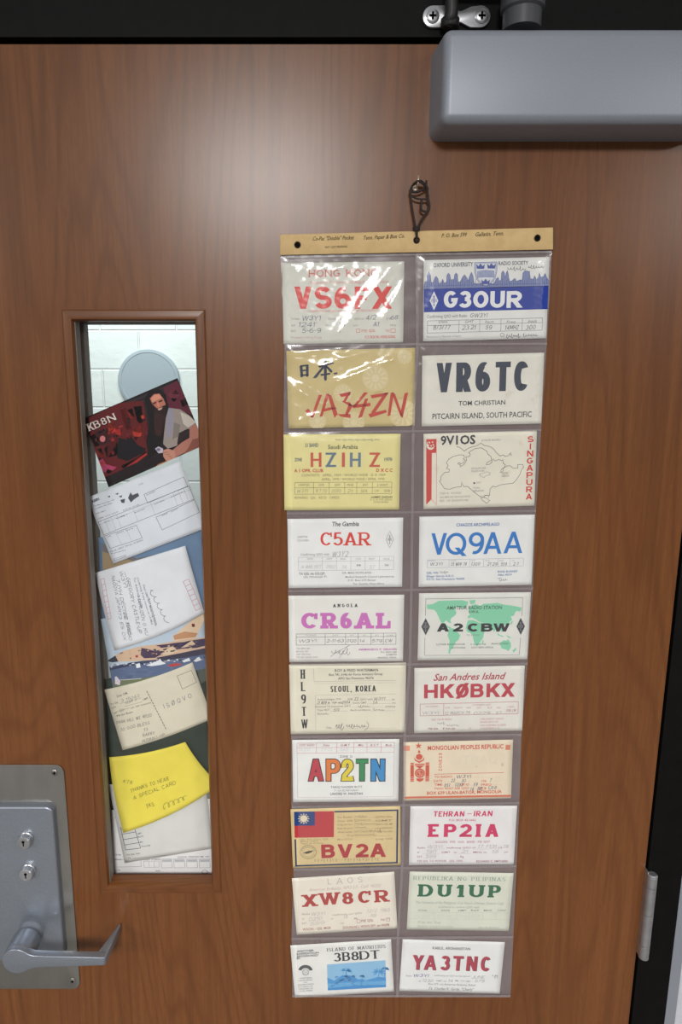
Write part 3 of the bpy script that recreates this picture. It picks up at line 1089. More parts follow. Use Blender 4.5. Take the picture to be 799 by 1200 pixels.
c.T('RADIO SOCIETY', 466, 76, 628, 96, (62, 66, 92), .012, layer='title_lettering')
c.scrawl(512, 104, 612, 130, PENK, 2.0, 6)
c.scrawl(626, 96, 712, 118, PENK, 2.0, 6)
for s, x0, x1 in (('G', 164, 240), ('3', 248, 316), ('O', 326, 410), ('U', 420, 500), ('R', 510, 596)):
    c.S(s, x0, 240, x1, 332, (238, 238, 238), t=.27, tb=.22, lv=3)
diamond(c, 110, 293, 25, 54, (58, 76, 160), (236, 236, 238))
c.T('Confirming QSO with Radio', 72, 370, 292, 386, (96, 98, 108))
c.hand('GW3YI', 308, 362, 408, 384, PENK)
c.grid(72, 396, 708, 464, (108, 110, 116), 2.0, cols=(.275, .455, .64, .825), rows=(.38,))
for s, x in (('Date', 160), ('GMT', 305), ('Report', 416), ('Freq', 534), ('PWR', 652)):
    c.T(s, x - 24, 402, x + 24, 416, (104, 106, 112), shear=.2)
for s, x0, x1 in (('8/3/77', 104, 202), ('23.21', 264, 344), ('59', 392, 432), ('14MHZ', 500, 580), ('300', 614, 672)):
    c.hand(s, x0, 428, x1, 452, PENK)
c.T('Manufactured by Blackwells of Oxford', 68, 484, 258, 496, (150, 150, 154), shear=.2)
c.ring(486, 482, 11, 9, 1.8, PENK, 'handwriting', 3)
c.scrawl(508, 474, 582, 500, PENK, 2.2, 6)
c.scrawl(600, 472, 680, 494, PENK, 2.0, 6)
c.done()

# row two
c = card('tan speckled card with dark brush characters and angular red call sign JA34ZN', (325, 395, 495, 510), [(48, 75), (755, 60), (760, 488), (62, 505)], (214, 194, 138), stain=.35)
for cx, cy, r in ((540, 226, 72), (360, 310, 52), (220, 462, 48), (690, 420, 78), (420, 470, 60), (700, 110, 40)):
    c.ell(cx, cy, r, r, (219, 202, 154), 'pale_blossom_print', 1)
    c.ell(cx, cy, r * .3, r * .3, (226, 212, 172), 'pale_blossom_print', 2)
    for k in range(12):
        a = k * math.pi / 6
        c.line([(cx + r * .42 * math.cos(a), cy + r * .42 * math.sin(a)), (cx + r * .86 * math.cos(a), cy + r * .86 * math.sin(a))], r * .14, (225, 211, 170), 'pale_blossom_print', 2)
NAVY = (60, 66, 84)
# brush characters
c.poly([(122, 160), (138, 156), (142, 220), (128, 222)], NAVY, 'brush_lettering', 3)
c.poly([(156, 156), (172, 152), (172, 216), (158, 220)], NAVY, 'brush_lettering', 3)
for y in (160, 186, 212):
    c.line([(126, y), (170, y - 5)], 9, NAVY, 'brush_lettering', 3)
c.poly([(224, 160), (302, 138), (314, 144), (232, 170)], NAVY, 'brush_lettering', 3)
c.poly([(256, 124), (272, 122), (272, 236), (262, 242), (256, 230)], NAVY, 'brush_lettering', 3)
c.poly([(256, 152), (264, 160), (214, 226), (194, 226)], NAVY, 'brush_lettering', 3)
c.poly([(268, 152), (300, 182), (304, 196), (290, 194), (266, 164)], NAVY, 'brush_lettering', 3)
c.poly([(236, 204), (290, 196), (292, 206), (240, 214)], NAVY, 'brush_lettering', 3)
c.poly([(308, 198), (330, 194), (330, 204), (312, 206)], NAVY, 'brush_lettering', 3)
BR = (196, 74, 60)
for pts in ([(228, 318), (246, 318), (200, 440), (186, 446), (206, 380)], [(152, 406), (170, 394), (200, 430), (188, 444)],
            [(268, 312), (286, 312), (248, 436), (232, 440)], [(276, 316), (296, 320), (332, 424), (314, 446)], [(244, 398), (312, 382), (328, 392), (252, 412)],
            [(340, 314), (406, 300), (398, 322), (352, 330)], [(388, 306), (404, 304), (376, 356), (358, 360)], [(352, 352), (400, 360), (414, 384), (394, 378)], [(394, 366), (416, 376), (386, 430), (372, 428)], [(330, 424), (402, 424), (404, 446), (348, 438)],
            [(478, 304), (498, 306), (430, 384), (414, 384)], [(412, 374), (512, 362), (512, 380), (416, 392)], [(482, 340), (500, 338), (466, 440), (444, 446)],
            [(512, 320), (612, 304), (600, 322), (520, 338)], [(588, 310), (612, 308), (538, 416), (514, 418)], [(500, 424), (596, 400), (604, 414), (512, 444)],
            [(624, 306), (642, 304), (622, 432), (606, 436)], [(630, 308), (648, 312), (688, 426), (686, 446), (672, 424)], [(700, 310), (720, 304), (690, 444), (674, 432)]):
    c.poly(pts, BR, 'call_sign_lettering', 3)
c.done()

c = card('cream card with the tall dark call sign VR6TC over TOM CHRISTIAN', (485, 405, 645, 505), [(48, 60), (762, 40), (745, 458), (45, 472)], (233, 229, 217), stain=.25)
for s, x0, x1 in (('V', 132, 220), ('R', 247, 335), ('6', 360, 446), ('T', 476, 564), ('C', 586, 672)):
    dy = (x0 - 132) * -.02
    c.S(s, x0, 102 + dy, x1, 273 + dy, (62, 68, 82), t=.232 if s != 'V' else .205, tb=.19)
c.T('TOM CHRISTIAN', 260, 322, 534, 348, (66, 66, 72), .01, layer='small_print')
c.T('PITCAIRN ISLAND, SOUTH PACIFIC', 106, 392, 690, 424, (66, 66, 72), .01, layer='small_print')
c.done()

# row three
c = card('pale yellow card with red and blue call sign HZ1HZ above a ruled table', (325, 500, 485, 605), [(35, 45), (718, 42), (715, 485), (42, 490)], (236, 225, 158))
for s, x0, x1, col in (('H', 194, 258, (204, 96, 74)), ('Z', 282, 344, (104, 124, 140)), ('1', 372, 396, (204, 96, 74)), ('H', 424, 488, (112, 132, 146)), ('Z', 538, 600, (204, 96, 74))):
    if s == '1':
        c.rect(377, 152, 395, 236, col, 'call_sign_lettering', 2)
    else:
        c.S(s, x0, 152, x1, 236, col, t=.19, tb=.15)
for k in range(7):
    c.scrawl(338 + k * 38, 68, 370 + k * 38, 84, (110, 108, 84), 2.2, 3, 'foreign_script_line', 2)
c.T('Saudi Arabia', 296, 106, 470, 130, (94, 92, 76), .012, layer='title_lettering')
c.T('21 BAND', 162, 98, 240, 118, (112, 120, 120), .03)
c.T('ZONE', 100, 184, 144, 202, (112, 120, 120), .04)
c.T('1970', 626, 182, 672, 200, (112, 120, 120), .04)
c.T('A 1 OPR. CLUB', 98, 248, 268, 266, (196, 80, 60), .03)
c.T('D X C C', 578, 246, 674, 264, (196, 80, 60), .035)
c.T('CONTESTS   APRIL, 1969 / WORLD WIDE   D X 1969', 142, 276, 632, 290, (150, 140, 98), .008)
c.T('APRIL, 1970 / WORLD WIDE / APRIL 1970', 258, 300, 626, 314, (150, 140, 98), .008)
c.grid(100, 325, 670, 394, (134, 128, 94), 2.4, cols=(.195, .355, .515, .64, .80), rows=(.46,))
for s, x0, x1 in (('CONFIRM QSO', 122, 186), ('DATE', 242, 272), ('GMT', 334, 368), ('MHZ', 408, 446), ('RST', 500, 530), ('2 WAY', 582, 646)):
    c.T(s, x0, 334, x1, 348, (138, 130, 96))
for s, x0, x1 in (('W3YI', 112, 180), ('9.7.70', 222, 292), ('0010', 316, 374), ('21', 408, 444), ('569', 486, 526)):
    c.hand(s, x0, 366, x1, 386, (140, 136, 110), .09)
c.T('CW', 566, 368, 594, 382, (138, 130, 96))
c.T('SSB', 624, 368, 660, 382, (138, 130, 96))
c.T('REMARKS   QSL   RECD   CARDS', 100, 408, 362, 422, (138, 130, 96))
c.T('AHMED ZAIDAN', 546, 406, 672, 418, (100, 96, 76), .02)
c.T('P. O. B. 1999, JEDDA', 544, 422, 672, 432, (130, 124, 92))
c.T('SAUDI ARABIA', 562, 436, 650, 446, (130, 124, 92))
c.done()

c = card('cream card with outline island map, 9V1OS and SINGAPURA in red down its side', (485, 498, 640, 600), [(55, 55), (742, 32), (728, 488), (60, 508)], (234, 228, 212), stain=.3)
c.T('9V1OS', 162, 66, 370, 116, (64, 64, 68), .03, layer='call_sign_lettering')
SR = (206, 72, 64)
c.poly([(74, 86), (136, 84), (136, 168), (108, 170), (106, 448), (74, 482)], SR, 'flag_ribbon', 1)
c.line([(136, 168), (136, 484), (106, 450)], 2.2, SR, 'flag_ribbon', 2)
c.ell(100, 122, 25, 28, (234, 228, 212), 'flag_ribbon', 2)
c.ell(104, 114, 22, 23, SR, 'flag_ribbon', 3)
for x, y in ((94, 106), (112, 104), (88, 122), (104, 126), (116, 120)):
    c.ell(x, y, 4.5, 5, (234, 228, 212), 'flag_ribbon', 4, n=10)
for k, s in enumerate('SINGAPURA'):
    y = 68 + k * 43.3
    x = 704 - k * 1.2
    c.S(s, x - (4 if s == 'I' else 19), y, x + (4 if s == 'I' else 19), y + 36, SR, 'title_lettering', t=.24, tb=.2)
MAPK = (84, 82, 80)
coast = [(185, 385), (168, 360), (154, 340), (164, 328), (160, 318), (172, 300), (186, 286), (212, 284), (214, 268), (196, 262), (206, 246), (196, 228), (210, 206), (238, 190), (276, 180), (300, 182), (306, 196), (296, 206), (310, 212), (298, 228), (282, 236), (272, 226), (264, 234), (282, 244), (278, 254), (300, 240), (318, 214), (314, 192), (336, 190), (340, 176), (330, 168), (344, 156), (372, 142), (406, 138), (440, 158), (446, 176), (466, 192), (468, 214), (444, 224), (436, 240), (456, 238), (472, 222), (476, 206), (490, 218), (512, 208), (528, 216), (536, 210), (540, 234), (552, 240), (546, 258), (530, 264), (520, 288), (536, 282), (540, 262), (560, 248), (580, 246), (600, 262), (628, 260), (626, 240), (656, 238), (662, 256), (650, 268), (640, 298), (618, 332), (598, 352), (560, 356), (520, 362), (490, 376), (478, 368), (460, 386), (456, 426), (430, 424), (424, 436), (396, 430), (360, 404), (326, 372), (300, 372), (288, 346), (286, 372), (254, 376), (216, 388), (185, 385)]
c.line(coast, 2.6, MAPK, 'map_outline', 2)
c.line([(258, 130), (276, 136), (304, 158), (326, 142), (352, 132), (380, 126), (404, 110), (424, 124), (456, 130), (480, 144), (496, 166), (520, 188), (540, 180), (548, 190), (570, 186), (578, 172), (588, 186), (584, 166)], 2.6, MAPK, 'map_outline', 2)
c.line([(396, 296), (420, 292), (440, 282), (460, 290), (456, 302), (430, 308), (424, 318), (400, 308), (396, 296)], 2, (130, 128, 124), 'map_outline', 2)
c.line([(402, 438), (434, 440), (456, 456), (440, 474), (410, 452), (402, 438)], 2.4, MAPK, 'map_outline', 2)
c.line([(420, 428), (448, 424), (450, 440)], 2.4, MAPK, 'map_outline', 2)
c.ell(364, 351, 6, 6, MAPK, 'map_outline', 2, n=12)
for s, x0, y0, x1 in (('JOHOR BAHRU', 408, 86, 522), ('SINGAPORE', 346, 256, 434), ('RESERVOIR', 346, 273, 426), ('CITY', 376, 343, 406), ('PULAU', 358, 374, 398), ('BRANI', 360, 392, 420), ('PAYA', 530, 286, 568), ('LEBAR', 530, 302, 574)):
    c.T(s, x0, y0, x1, y0 + 11, (140, 138, 134))
for k, (s, x1) in enumerate((('TOH K. WONG', 284), ('260 BEDOK BOULEVARD', 340), ('REP. OF SINGAPORE', 330))):
    c.T(s, 154, 406 + k * 22, x1, 418 + k * 22, (150, 146, 140))
c.done()

# row four
c = card('white card headed The Gambia with the red serif call sign C5AR', (330, 598, 480, 695), [(35, 55), (755, 45), (755, 478), (45, 485)], (240, 240, 238))
c.T('The Gambia', 316, 72, 482, 98, (60, 60, 66), .016, .12, layer='title_lettering')
for s, x0, x1 in (('C', 242, 314), ('5', 322, 382), ('A', 388, 470), ('R', 478, 556)):
    c.S(s, x0, 138, x1, 219, (218, 66, 54), t=.19, tb=.11, serif=.10 if s in 'AR' else 0, st=.09)
c.poly([(300, 140), (312, 138), (314, 166), (306, 166)], (218, 66, 54), 'call_sign_lettering', 2)
diamond(c, 674, 182, 24, 52, (116, 116, 120))
c.T('GAFTIN', 98, 160, 160, 172, GRY)
c.T('C5.01001', 98, 182, 168, 194, GRY)
c.T('Confirming QSO with', 118, 268, 296, 282, (128, 128, 130))
c.hand('W3Y2', 312, 256, 420, 290, (172, 172, 176), .1)
c.grid(104, 290, 700, 374, (176, 176, 178), 2.0, cols=(.25, .40, .55, .70, .85), rows=(.32,))
for s, x in (('DATE', 178), ('GMT', 298), ('BAND', 384), ('2 WAY', 478), ('RST', 564), ('MHZ PSE', 654)):
    c.T(s, x - 18, 298, x + 18, 308, (158, 158, 160))
for s, x0, x1 in (('14 MAR 1977', 118, 248), ('0902', 278, 336), ('14', 376, 408), ('57', 548, 582)):
    c.hand(s, x0, 342, x1, 364, (182, 182, 186), .09)
c.T('SSB', 466, 338, 494, 348, (110, 110, 112), .02)
c.T('TNX', 642, 338, 668, 348, (110, 110, 112), .02)
c.T('TX QSL via G3LQP,', 106, 388, 272, 402, (96, 96, 100), .015)
c.T('QSL MANAGER', 136, 410, 258, 422, (112, 112, 116))
c.scrawl(260, 404, 284, 420, PENCIL, 1.6, 3)
for s, x0, y0, x1 in (('DR. MIKE ROWLAND', 378, 384, 560), ('Medical Research Council Laboratories', 396, 408, 702), ('P.O. Box 273 Banjul', 414, 430, 586), ('The Gambia, West Africa', 442, 452, 640)):
    c.T(s, x0, y0, x1, y0 + 12, (128, 128, 132), .008)
c.done()

VB = (46, 122, 196)
c = card('white card with the large light blue call sign VQ9AA under CHAGOS ARCHIPELAGO', (482, 595, 635, 695), [(48, 55), (755, 42), (735, 472), (45, 485)], (236, 236, 233))
c.T('CHAGOS ARCHIPELAGO', 276, 94, 538, 112, (70, 110, 170), .02, layer='title_lettering')
for s, x0, x1, y0, y1 in (('V', 122, 216, 156, 287), ('Q', 210, 336, 154, 288), ('9', 350, 444, 150, 284), ('A', 442, 552, 150, 282), ('A', 566, 680, 147, 278)):
    c.S(s, x0, y0, x1, y1, VB, t=.155, tb=.14)
c.grid(97, 314, 686, 362, (160, 166, 176), 1.8, cols=(.225, .44, .585, .735, .86))
for x0, x1, s in ((104, 146, 'RADIO'), (240, 274, 'DATE'), (364, 392, 'GMT'), (452, 480, 'MHZ'), (540, 566, 'RST'), (612, 632, '2X')):
    c.T(s, x0, 320, x1, 328, (160, 170, 186))
for s, x0, x1 in (('W3YI', 112, 192), ('25 NOV 78', 240, 340), ('1300', 364, 422), ('21.29', 462, 528), ('559', 546, 586), ('2.7', 622, 658)):
    c.hand(s, x0, 334, x1, 354, (104, 106, 112), .12)
for s, x0, y0, x1 in (('QSL VIA:', 92, 392, 166), ('Diego Garcia A.R.C.', 92, 412, 262), ('F.P.O. San Francisco 96685', 92, 430, 326), ('ROSS BURNEY', 528, 384, 652), ('Alias: ASYV', 528, 404, 616)):
    c.T(s, x0, y0, x1, y0 + 12, (78, 116, 170), .018)
c.scrawl(174, 384, 224, 404, PENK, 2.0, 4)
c.scrawl(534, 430, 586, 452, PENK, 2.0, 4)
c.line([(524, 432), (552, 428)], 1.6, PENK, 'handwriting', 3)
c.done()

# row five
c = card('white card with the thick lilac slab-serif call sign CR6AL under ANGOLA', (330, 690, 480, 782), [(38, 42), (760, 38), (762, 450), (52, 458)], (236, 234, 228))
c.S('ANGOLA', 320, 94, 474, 114, (54, 54, 58), 'title_lettering', t=.24, tb=.18, gap=.4, serif=.12, st=.14)
for s, x0, x1 in (('C', 122, 226), ('R', 246, 346), ('6', 366, 438), ('A', 456, 572), ('L', 592, 680)):
    c.S(s, x0, 150, x1, 248, (204, 116, 188), t=.30, tb=.2, serif=.10 if s in 'RAL' else 0, st=.2)
c.poly([(206, 152), (224, 152), (224, 190), (200, 188)], (204, 116, 188), 'call_sign_lettering', 2)
c.poly([(662, 200), (680, 200), (680, 248), (654, 240)], (204, 116, 188), 'call_sign_lettering', 2)
c.grid(90, 279, 714, 349, (96, 96, 98), 2.4, cols=(.29, .495, .62, .75, .875), rows=(.29,))
for x0, x1, s in ((148, 218, 'TO RADIO'), (318, 352, 'DATE'), (424, 452, 'GMT'), (508, 526, 'MC'), (584, 606, 'RST'), (654, 700, '2 WAY')):
    c.T(s, x0, 286, x1, 294, (140, 140, 142))
for s, x0, x1 in (('W3YI', 104, 218), ('2-11-63', 280, 390), ('0120', 404, 468), ('14', 484, 520), ('579', 562, 630), ('CW', 644, 692)):
    c.hand(s, x0, 315, x1, 334, PENK, .11)
for k, (s, x1) in enumerate((('TX GPQ R9', 174), ('RX HQ 140', 164), ('ANT VERTICAL', 180), ('73 ES GUD DX', 228))):
    c.T(s, 92, 368 + k * 18, x1, 378 + k * 18, (120, 120, 122))
c.scrawl(306, 370, 424, 420, PENK, 2.0, 5)
c.line([(304, 424), (340, 396), (380, 376), (424, 352)], 2.0, PENK, 'handwriting', 3)
c.line([(360, 430), (412, 356)], 2.0, PENK, 'handwriting', 3)
c.T('ARMANDO F. GRAVES', 478, 372, 720, 384, (190, 110, 176), .03)
for s, x0, y0 in (('P.O. BOX 1281', 618, 390), ('LOBITO', 652, 406), ('ANGOLA - P.W.A.', 598, 424)):
    c.T(s, x0, y0, 718, y0 + 10, (110, 110, 112), .015)
c.done()

c = card('white card with a green world map behind the wide black call sign A2CBW', (482, 690, 625, 780), [(50, 30), (780, 22), (760, 462), (40, 468)], (228, 227, 220))
GM = (138, 208, 172)
for pts in ([(100, 104), (140, 100), (180, 78), (260, 76), (330, 74), (372, 84), (362, 116), (340, 130), (300, 118), (280, 128), (296, 156), (284, 176), (262, 190), (254, 206), (262, 226), (240, 220), (226, 206), (212, 222), (240, 246), (262, 252), (250, 260), (220, 246), (192, 216), (178, 186), (166, 158), (150, 138), (104, 132)],
            [(246, 258), (274, 258), (304, 286), (320, 304), (308, 334), (286, 352), (272, 382), (256, 404), (252, 428), (242, 420), (246, 376), (250, 340), (236, 306)],
            [(376, 130), (392, 108), (420, 100), (452, 112), (470, 98), (520, 96), (560, 92), (610, 104), (660, 110), (722, 122), (714, 148), (684, 146), (670, 176), (650, 182), (660, 200), (640, 220), (636, 240), (606, 236), (610, 264), (590, 286), (576, 250), (556, 250), (540, 284), (524, 250), (496, 240), (470, 224), (440, 214), (420, 200), (392, 186), (374, 196), (366, 182), (384, 168), (374, 150)],
            [(370, 206), (404, 204), (440, 220), (466, 226), (480, 250), (496, 254), (476, 286), (470, 320), (452, 346), (434, 372), (418, 372), (406, 336), (400, 304), (384, 288), (364, 282), (356, 254)],
            [(466, 334), (474, 340), (468, 362), (458, 364)],
            [(578, 356), (604, 336), (622, 340), (634, 330), (650, 356), (652, 382), (634, 408), (620, 398), (590, 390)],
            [(560, 288), (584, 304), (606, 310), (596, 316), (566, 304)], [(616, 300), (640, 312), (656, 322), (636, 322)],
            [(378, 76), (420, 72), (414, 96), (388, 102)], [(660, 404), (684, 386), (688, 394), (670, 418)], [(644, 230), (660, 206), (664, 216), (652, 236)]):
    c.poly(pts, GM, 'world_map', 1)
BK = (52, 54, 56)
c.line([(92, 178), (94, 66), (728, 58), (724, 178)], 2.4, (90, 92, 92), 'printed_border', 2)
c.line([(88, 320), (86, 436), (706, 432), (714, 320)], 2.4, (90, 92, 92), 'printed_border', 2)
diamond(c, 93, 248, 28, 56, (150, 152, 152), (66, 68, 70))
diamond(c, 715, 246, 28, 56, (150, 152, 152), (66, 68, 70))
c.T('AMATEUR RADIO STATION', 230, 112, 592, 134, (62, 84, 76), .012, .1, layer='title_lettering')
c.T('S.W.A.', 376, 142, 442, 158, (70, 90, 84), .02, layer='title_lettering')
for s, x0, x1 in (('A', 168, 246), ('2', 272, 338), ('C', 368, 444), ('B', 456, 532), ('W', 536, 642)):
    c.S(s, x0, 226, x1, 280, BK, t=.40 if s != 'W' else .34, tb=.25)
c.T('TO RADIO', 358, 298, 446, 308, (120, 128, 124))
for s, x0, x1, y0 in (('LUTHER BLOCKHOUSE', 164, 350, 358), ('P. O. BOX 138', 388, 486, 358), ('FRANCISTOWN', 524, 636, 354), ('BOTSWANA', 264, 354, 380), ('SOUTHERN AFRICA', 392, 536, 378)):
    c.T(s, x0, y0, x1, y0 + 11, (96, 108, 102), .012)
c.done()

# row six
c = card('cream card with HL9TW down its left side and SEOUL, KOREA across', (330, 774, 482, 866), [(42, 25), (762, 15), (765, 442), (60, 455)], (232, 226, 206))
for k, s in enumerate('HL9TW'):
    y = 56 + k * 76.5
    x = 130 + k * 2.4
    c.S(s, x - (15 if s != 'W' else 19), y, x + (15 if s != 'W' else 21), y + 56, (48, 48, 50), t=.17 if s != 'W' else .13, tb=.1, serif=.05 if s in 'HLT' else 0, st=.06)
c.line([(196, 50), (200, 130), (706, 122)], 1.6, (150, 148, 138), 'printed_border', 2)
c.line([(706, 136), (200, 142)], 1.4, (170, 168, 156), 'printed_border', 2)
c.line([(706, 206), (208, 214), (210, 430)], 1.5, (168, 166, 156), 'printed_border', 2)
c.T('ROY & FRED WATERMAN', 328, 52, 592, 68, (96, 96, 92), .016)
c.T('Box 741, 6146 Air Force Advisory Group', 292, 78, 620, 92, (96, 96, 92), .014)
c.T('APO San Francisco 96276', 348, 102, 566, 116, (96, 96, 92), .018)
c.S('SEOUL, KOREA', 300, 156, 580, 192, (56, 56, 58), 'title_lettering', t=.19, tb=.10, gap=.12, serif=.05, st=.07, space=.55)
for y, ws in ((244, ((220, 366, 'Acknowledges CW'), (406, 438, 'SSB'), (484, 560, 'QSO with'), (678, 696, 'at'))), (266, ((286, 376, '196'), (438, 524, 'hours GMT'), (680, 702, 'mc'))), (288, ((206, 424, 'Kenwood TX transceiver 599 S'), (638, 700, 'antenna'))), (310, ((220, 294, 'Your RST'), (424, 546, 'Band conditions'))), (334, ((220, 288, 'Remarks'),))):
    for x0, x1, s in ws:
        c.T(s, x0, y - 11, x1, y, (128, 126, 116), .006)
for x0, x1, y in ((440, 480, 248), (562, 672, 246), (216, 282, 270), (370, 432, 270), (528, 672, 266), (430, 630, 288), (300, 410, 312), (552, 700, 310)):
    c.line([(x0, y), (x1, y - 1)], 1.2, (150, 148, 138), 'printed_form', 2)
for s, x0, x1, y in (('Z2', 446, 474, 228), ('W3Y1', 566, 640, 226), ('21 NOV', 218, 280, 250), ('0904', 370, 424, 248), ('14', 560, 592, 250), ('59', 318, 356, 296)):
    c.hand(s, x0, y, x1, y + 18, PENK, .1)
c.scrawl(468, 272, 540, 292, PENK, 1.8, 5)
c.scrawl(562, 294, 630, 312, PENK, 1.8, 4)
c.T('Op', 274, 408, 304, 418, (128, 126, 116), .01)
c.scrawl(332, 384, 378, 430, PENK, 2.2, 3)
c.scrawl(396, 388, 520, 420, PENK, 2.2, 8)
c.line([(524, 376), (536, 396), (530, 416), (508, 430)], 2.2, PENK, 'handwriting', 3)
c.line([(300, 420), (704, 416)], 1.2, (170, 168, 156), 'printed_form', 2)
c.done()

c = card('pale card with the crimson call sign HK0BKX under San Andres Island script', (476, 774, 622, 862), [(52, 50), (758, 32), (745, 450), (50, 465)], (231, 227, 219))
CR = (172, 50, 66)
c.T('San Andres Island', 176, 82, 638, 124, CR, .014, .35, layer='title_lettering')
for s, x0, x1 in (('H', 114, 202), ('K', 218, 306), ('Ø', 318, 400), ('B', 412, 496), ('K', 514, 602), ('X', 608, 694)):
    dy = -(x0 - 114) * .018
    c.S(s, x0, 154 + dy, x1, 242 + dy, (186, 62, 74), t=.25, tb=.2)
c.grid(88, 272, 718, 348, (178, 76, 86), 2.6, cols=(.24,))
for s, x0, x1, y in (('TO RADIO', 124, 204, 290), ('DATE', 250, 278, 298), ('MONTH', 306, 360, 298), ('YEAR', 382, 416, 298), ('GMT', 452, 480, 298), ('RST', 522, 550, 298), ('MHZ', 580, 604, 298), ('2 WAY', 648, 692, 292), ('CONFIRMING QSO', 420, 540, 280)):
    c.T(s, x0, y, x1, y + 10, (188, 120, 124))
for s, x0, x1 in (('W3YI', 100, 210), ('12 MARCH 79', 246, 410), ('0229', 430, 540), ('57', 572, 612)):
    c.hand(s, x0, 326, x1, 346, (134, 128, 132), .1)
c.hand('SSB CW', 640, 312, 704, 328, (180, 130, 134), .12)
c.T('QSL VIA BUREAU', 160, 372, 292, 384, (188, 120, 124))
for k, (s, x1) in enumerate((('ORLANDO NASH', 622), ('APARTADO 471', 590), ('SAN ANDRES ISLAND', 640), ('COLOMBIA S. A.', 600))):
    c.T(s, 472, 368 + k * 20, x1, 380 + k * 20, (196, 134, 138))
c.scrawl(196, 392, 246, 412, (120, 116, 122), 2, 4)
c.scrawl(256, 404, 334, 424, (120, 116, 122), 2, 5)
c.T('PSE QSL', 140, 432, 206, 442, (150, 80, 90), .02)
c.T('TNX QSL', 250, 432, 316, 442, (150, 80, 90), .02)
c.poly([(234, 432), (244, 432), (240, 444)], (90, 60, 66), 'small_print', 2)
c.T('73', 398, 430, 416, 440, (188, 120, 124))
c.done()

# row seven
c = card('white card with the rainbow coloured outlined call sign AP2TN', (335, 860, 475, 946), [(40, 38), (757, 38), (752, 448), (50, 460)], (238, 238, 234))
PK = (206, 120, 130)
c.grid(76, 60, 722, 424, (196, 160, 164), 2.0, layer='printed_border')
c.grid(76, 60, 722, 126, PK, 2.2, cols=(.20, .41, .585, .72, .865), rows=(.45,))
for s, x0, x1 in (('CONT RADIO', 88, 190), ('Date', 248, 290), ('G.M.T', 366, 430), ('Mhz', 482, 518), ('R.S.T', 564, 622), ('Mode', 664, 708)):
    c.T(s, x0, 68, x1, 82, (172, 96, 108), .008, .3)
for s, x0, x1 in (('W3YI', 84, 162), ('7-1-73', 232, 310), ('0410', 362, 420)):
    c.hand(s, x0, 94, x1, 114, (206, 200, 206), .09)
c.T('ZONE  21', 360, 144, 444, 158, (112, 112, 114), .01)
for s, x0, x1, col in (('A', 150, 250, (190, 58, 72)), ('P', 270, 362, (224, 126, 58)), ('\u01a8', 372, 450, (226, 206, 62)), ('T', 466, 552, (50, 142, 84)), ('N', 570, 660, (52, 142, 200))):
    c.S(s, x0, 170, x1, 314, (42, 38, 38), 'call_sign_lettering', 2, t=.185, tb=.175, grow=.075)
    c.S(s, x0, 170, x1, 314, col, 'call_sign_lettering', 3, t=.185, tb=.175)
c.T('TARIQ NAZEER BUTT', 298, 348, 512, 362, (120, 120, 122), .01)
c.T('7 - LA SECRETARIAT', 322, 373, 486, 384, (130, 130, 132), .01)
c.T('LAHORE W. PAKISTAN', 296, 392, 514, 408, (110, 110, 112), .02)
c.done()

MR = (206, 88, 62)
c = card('beige card with orange-red print headed MONGOLIAN PEOPLES REPUBLIC', (465, 860, 612, 942), [(40, 55), (740, 35), (727, 412), (45, 425)], (234, 219, 194))
c.T('MONGOLIAN PEOPLES REPUBLIC', 198, 72, 676, 98, MR, .022, layer='title_lettering')
c.rect(692, 70, 722, 102, (214, 130, 104), 'printed_panel')
c.rect(42, 76, 82, 108, (222, 150, 126), 'printed_panel')
# national emblem: star, flame, sun and moon, columns
c.poly([(138 + (22 if k % 2 == 0 else 9) * math.sin(k * math.pi / 5), 76 - (22 if k % 2 == 0 else 9) * math.cos(k * math.pi / 5)) for k in range(10)], MR, 'emblem', 2)
c.poly([(140, 100), (150, 116), (144, 124), (132, 118)], MR, 'emblem', 2)
c.ell(142, 146, 21, 19, MR, 'emblem', 2)
c.poly([(108, 146), (120, 164), (142, 174), (164, 164), (176, 144), (172, 168), (142, 186), (114, 170)], MR, 'emblem', 2)
c.rect(86, 184, 108, 304, MR, 'emblem', 2)
c.rect(182, 182, 206, 302, MR, 'emblem', 2)
for y in (190, 198, 274, 284, 294):
    c.rect(86, y, 108, y + 2.5, (232, 190, 166), 'emblem', 3)
    c.rect(182, y - 2, 206, y + .5, (232, 190, 166), 'emblem', 3)
c.rect(114, 190, 176, 198, MR, 'emblem', 2)
c.poly([(114, 202), (176, 201), (145, 222)], MR, 'emblem', 2)
c.ell(146, 250, 32, 30, MR, 'emblem', 2)
c.ring(146, 250, 22, 20, 3, (232, 190, 166), 'emblem', 3)
c.line(arc(146, 240, 10, 10, 90, 270) + arc(146, 260, 10, 10, 90, -90), 3, (232, 190, 166), 'emblem', 3)
c.poly([(122, 284), (172, 283), (166, 296), (146, 306), (126, 297)], MR, 'emblem', 2)
for k, s in enumerate('ZONE23'):
    A, B = (286, 236 - k * 20), (286, 222 - k * 20)
    c.TL(s, A, B, 20, (214, 112, 86), .02, layer='small_print')
c.SL('JT0AQ', (372, 196), (640, 190), 62, (226, 212, 190), 'call_sign_lettering', 1, t=.16, tb=.14)
c.scrawl(500, 200, 516, 214, (200, 186, 168), 2, 2, 'handwriting')
c.ell(672, 196, 7, 12, (206, 190, 170), 'faded_spot', 1)
c.rect(238, 250, 682, 253, MR, 'printed_lines', 2)
for y, ws in ((280, ((238, 352, 'TO RADIO'),)), (307, ((234, 290, 'DATE'), (538, 570, '196'))), (330, ((238, 290, 'TIME'), (404, 462, 'GMT RST'), (536, 602, 'FREQ'))), (354, ((236, 460, 'TWO WAY SSB QSO'), (518, 570, '73')))):
    for x0, x1, s in ws:
        c.T(s, x0, y - 14, x1, y, (214, 108, 82), .016)
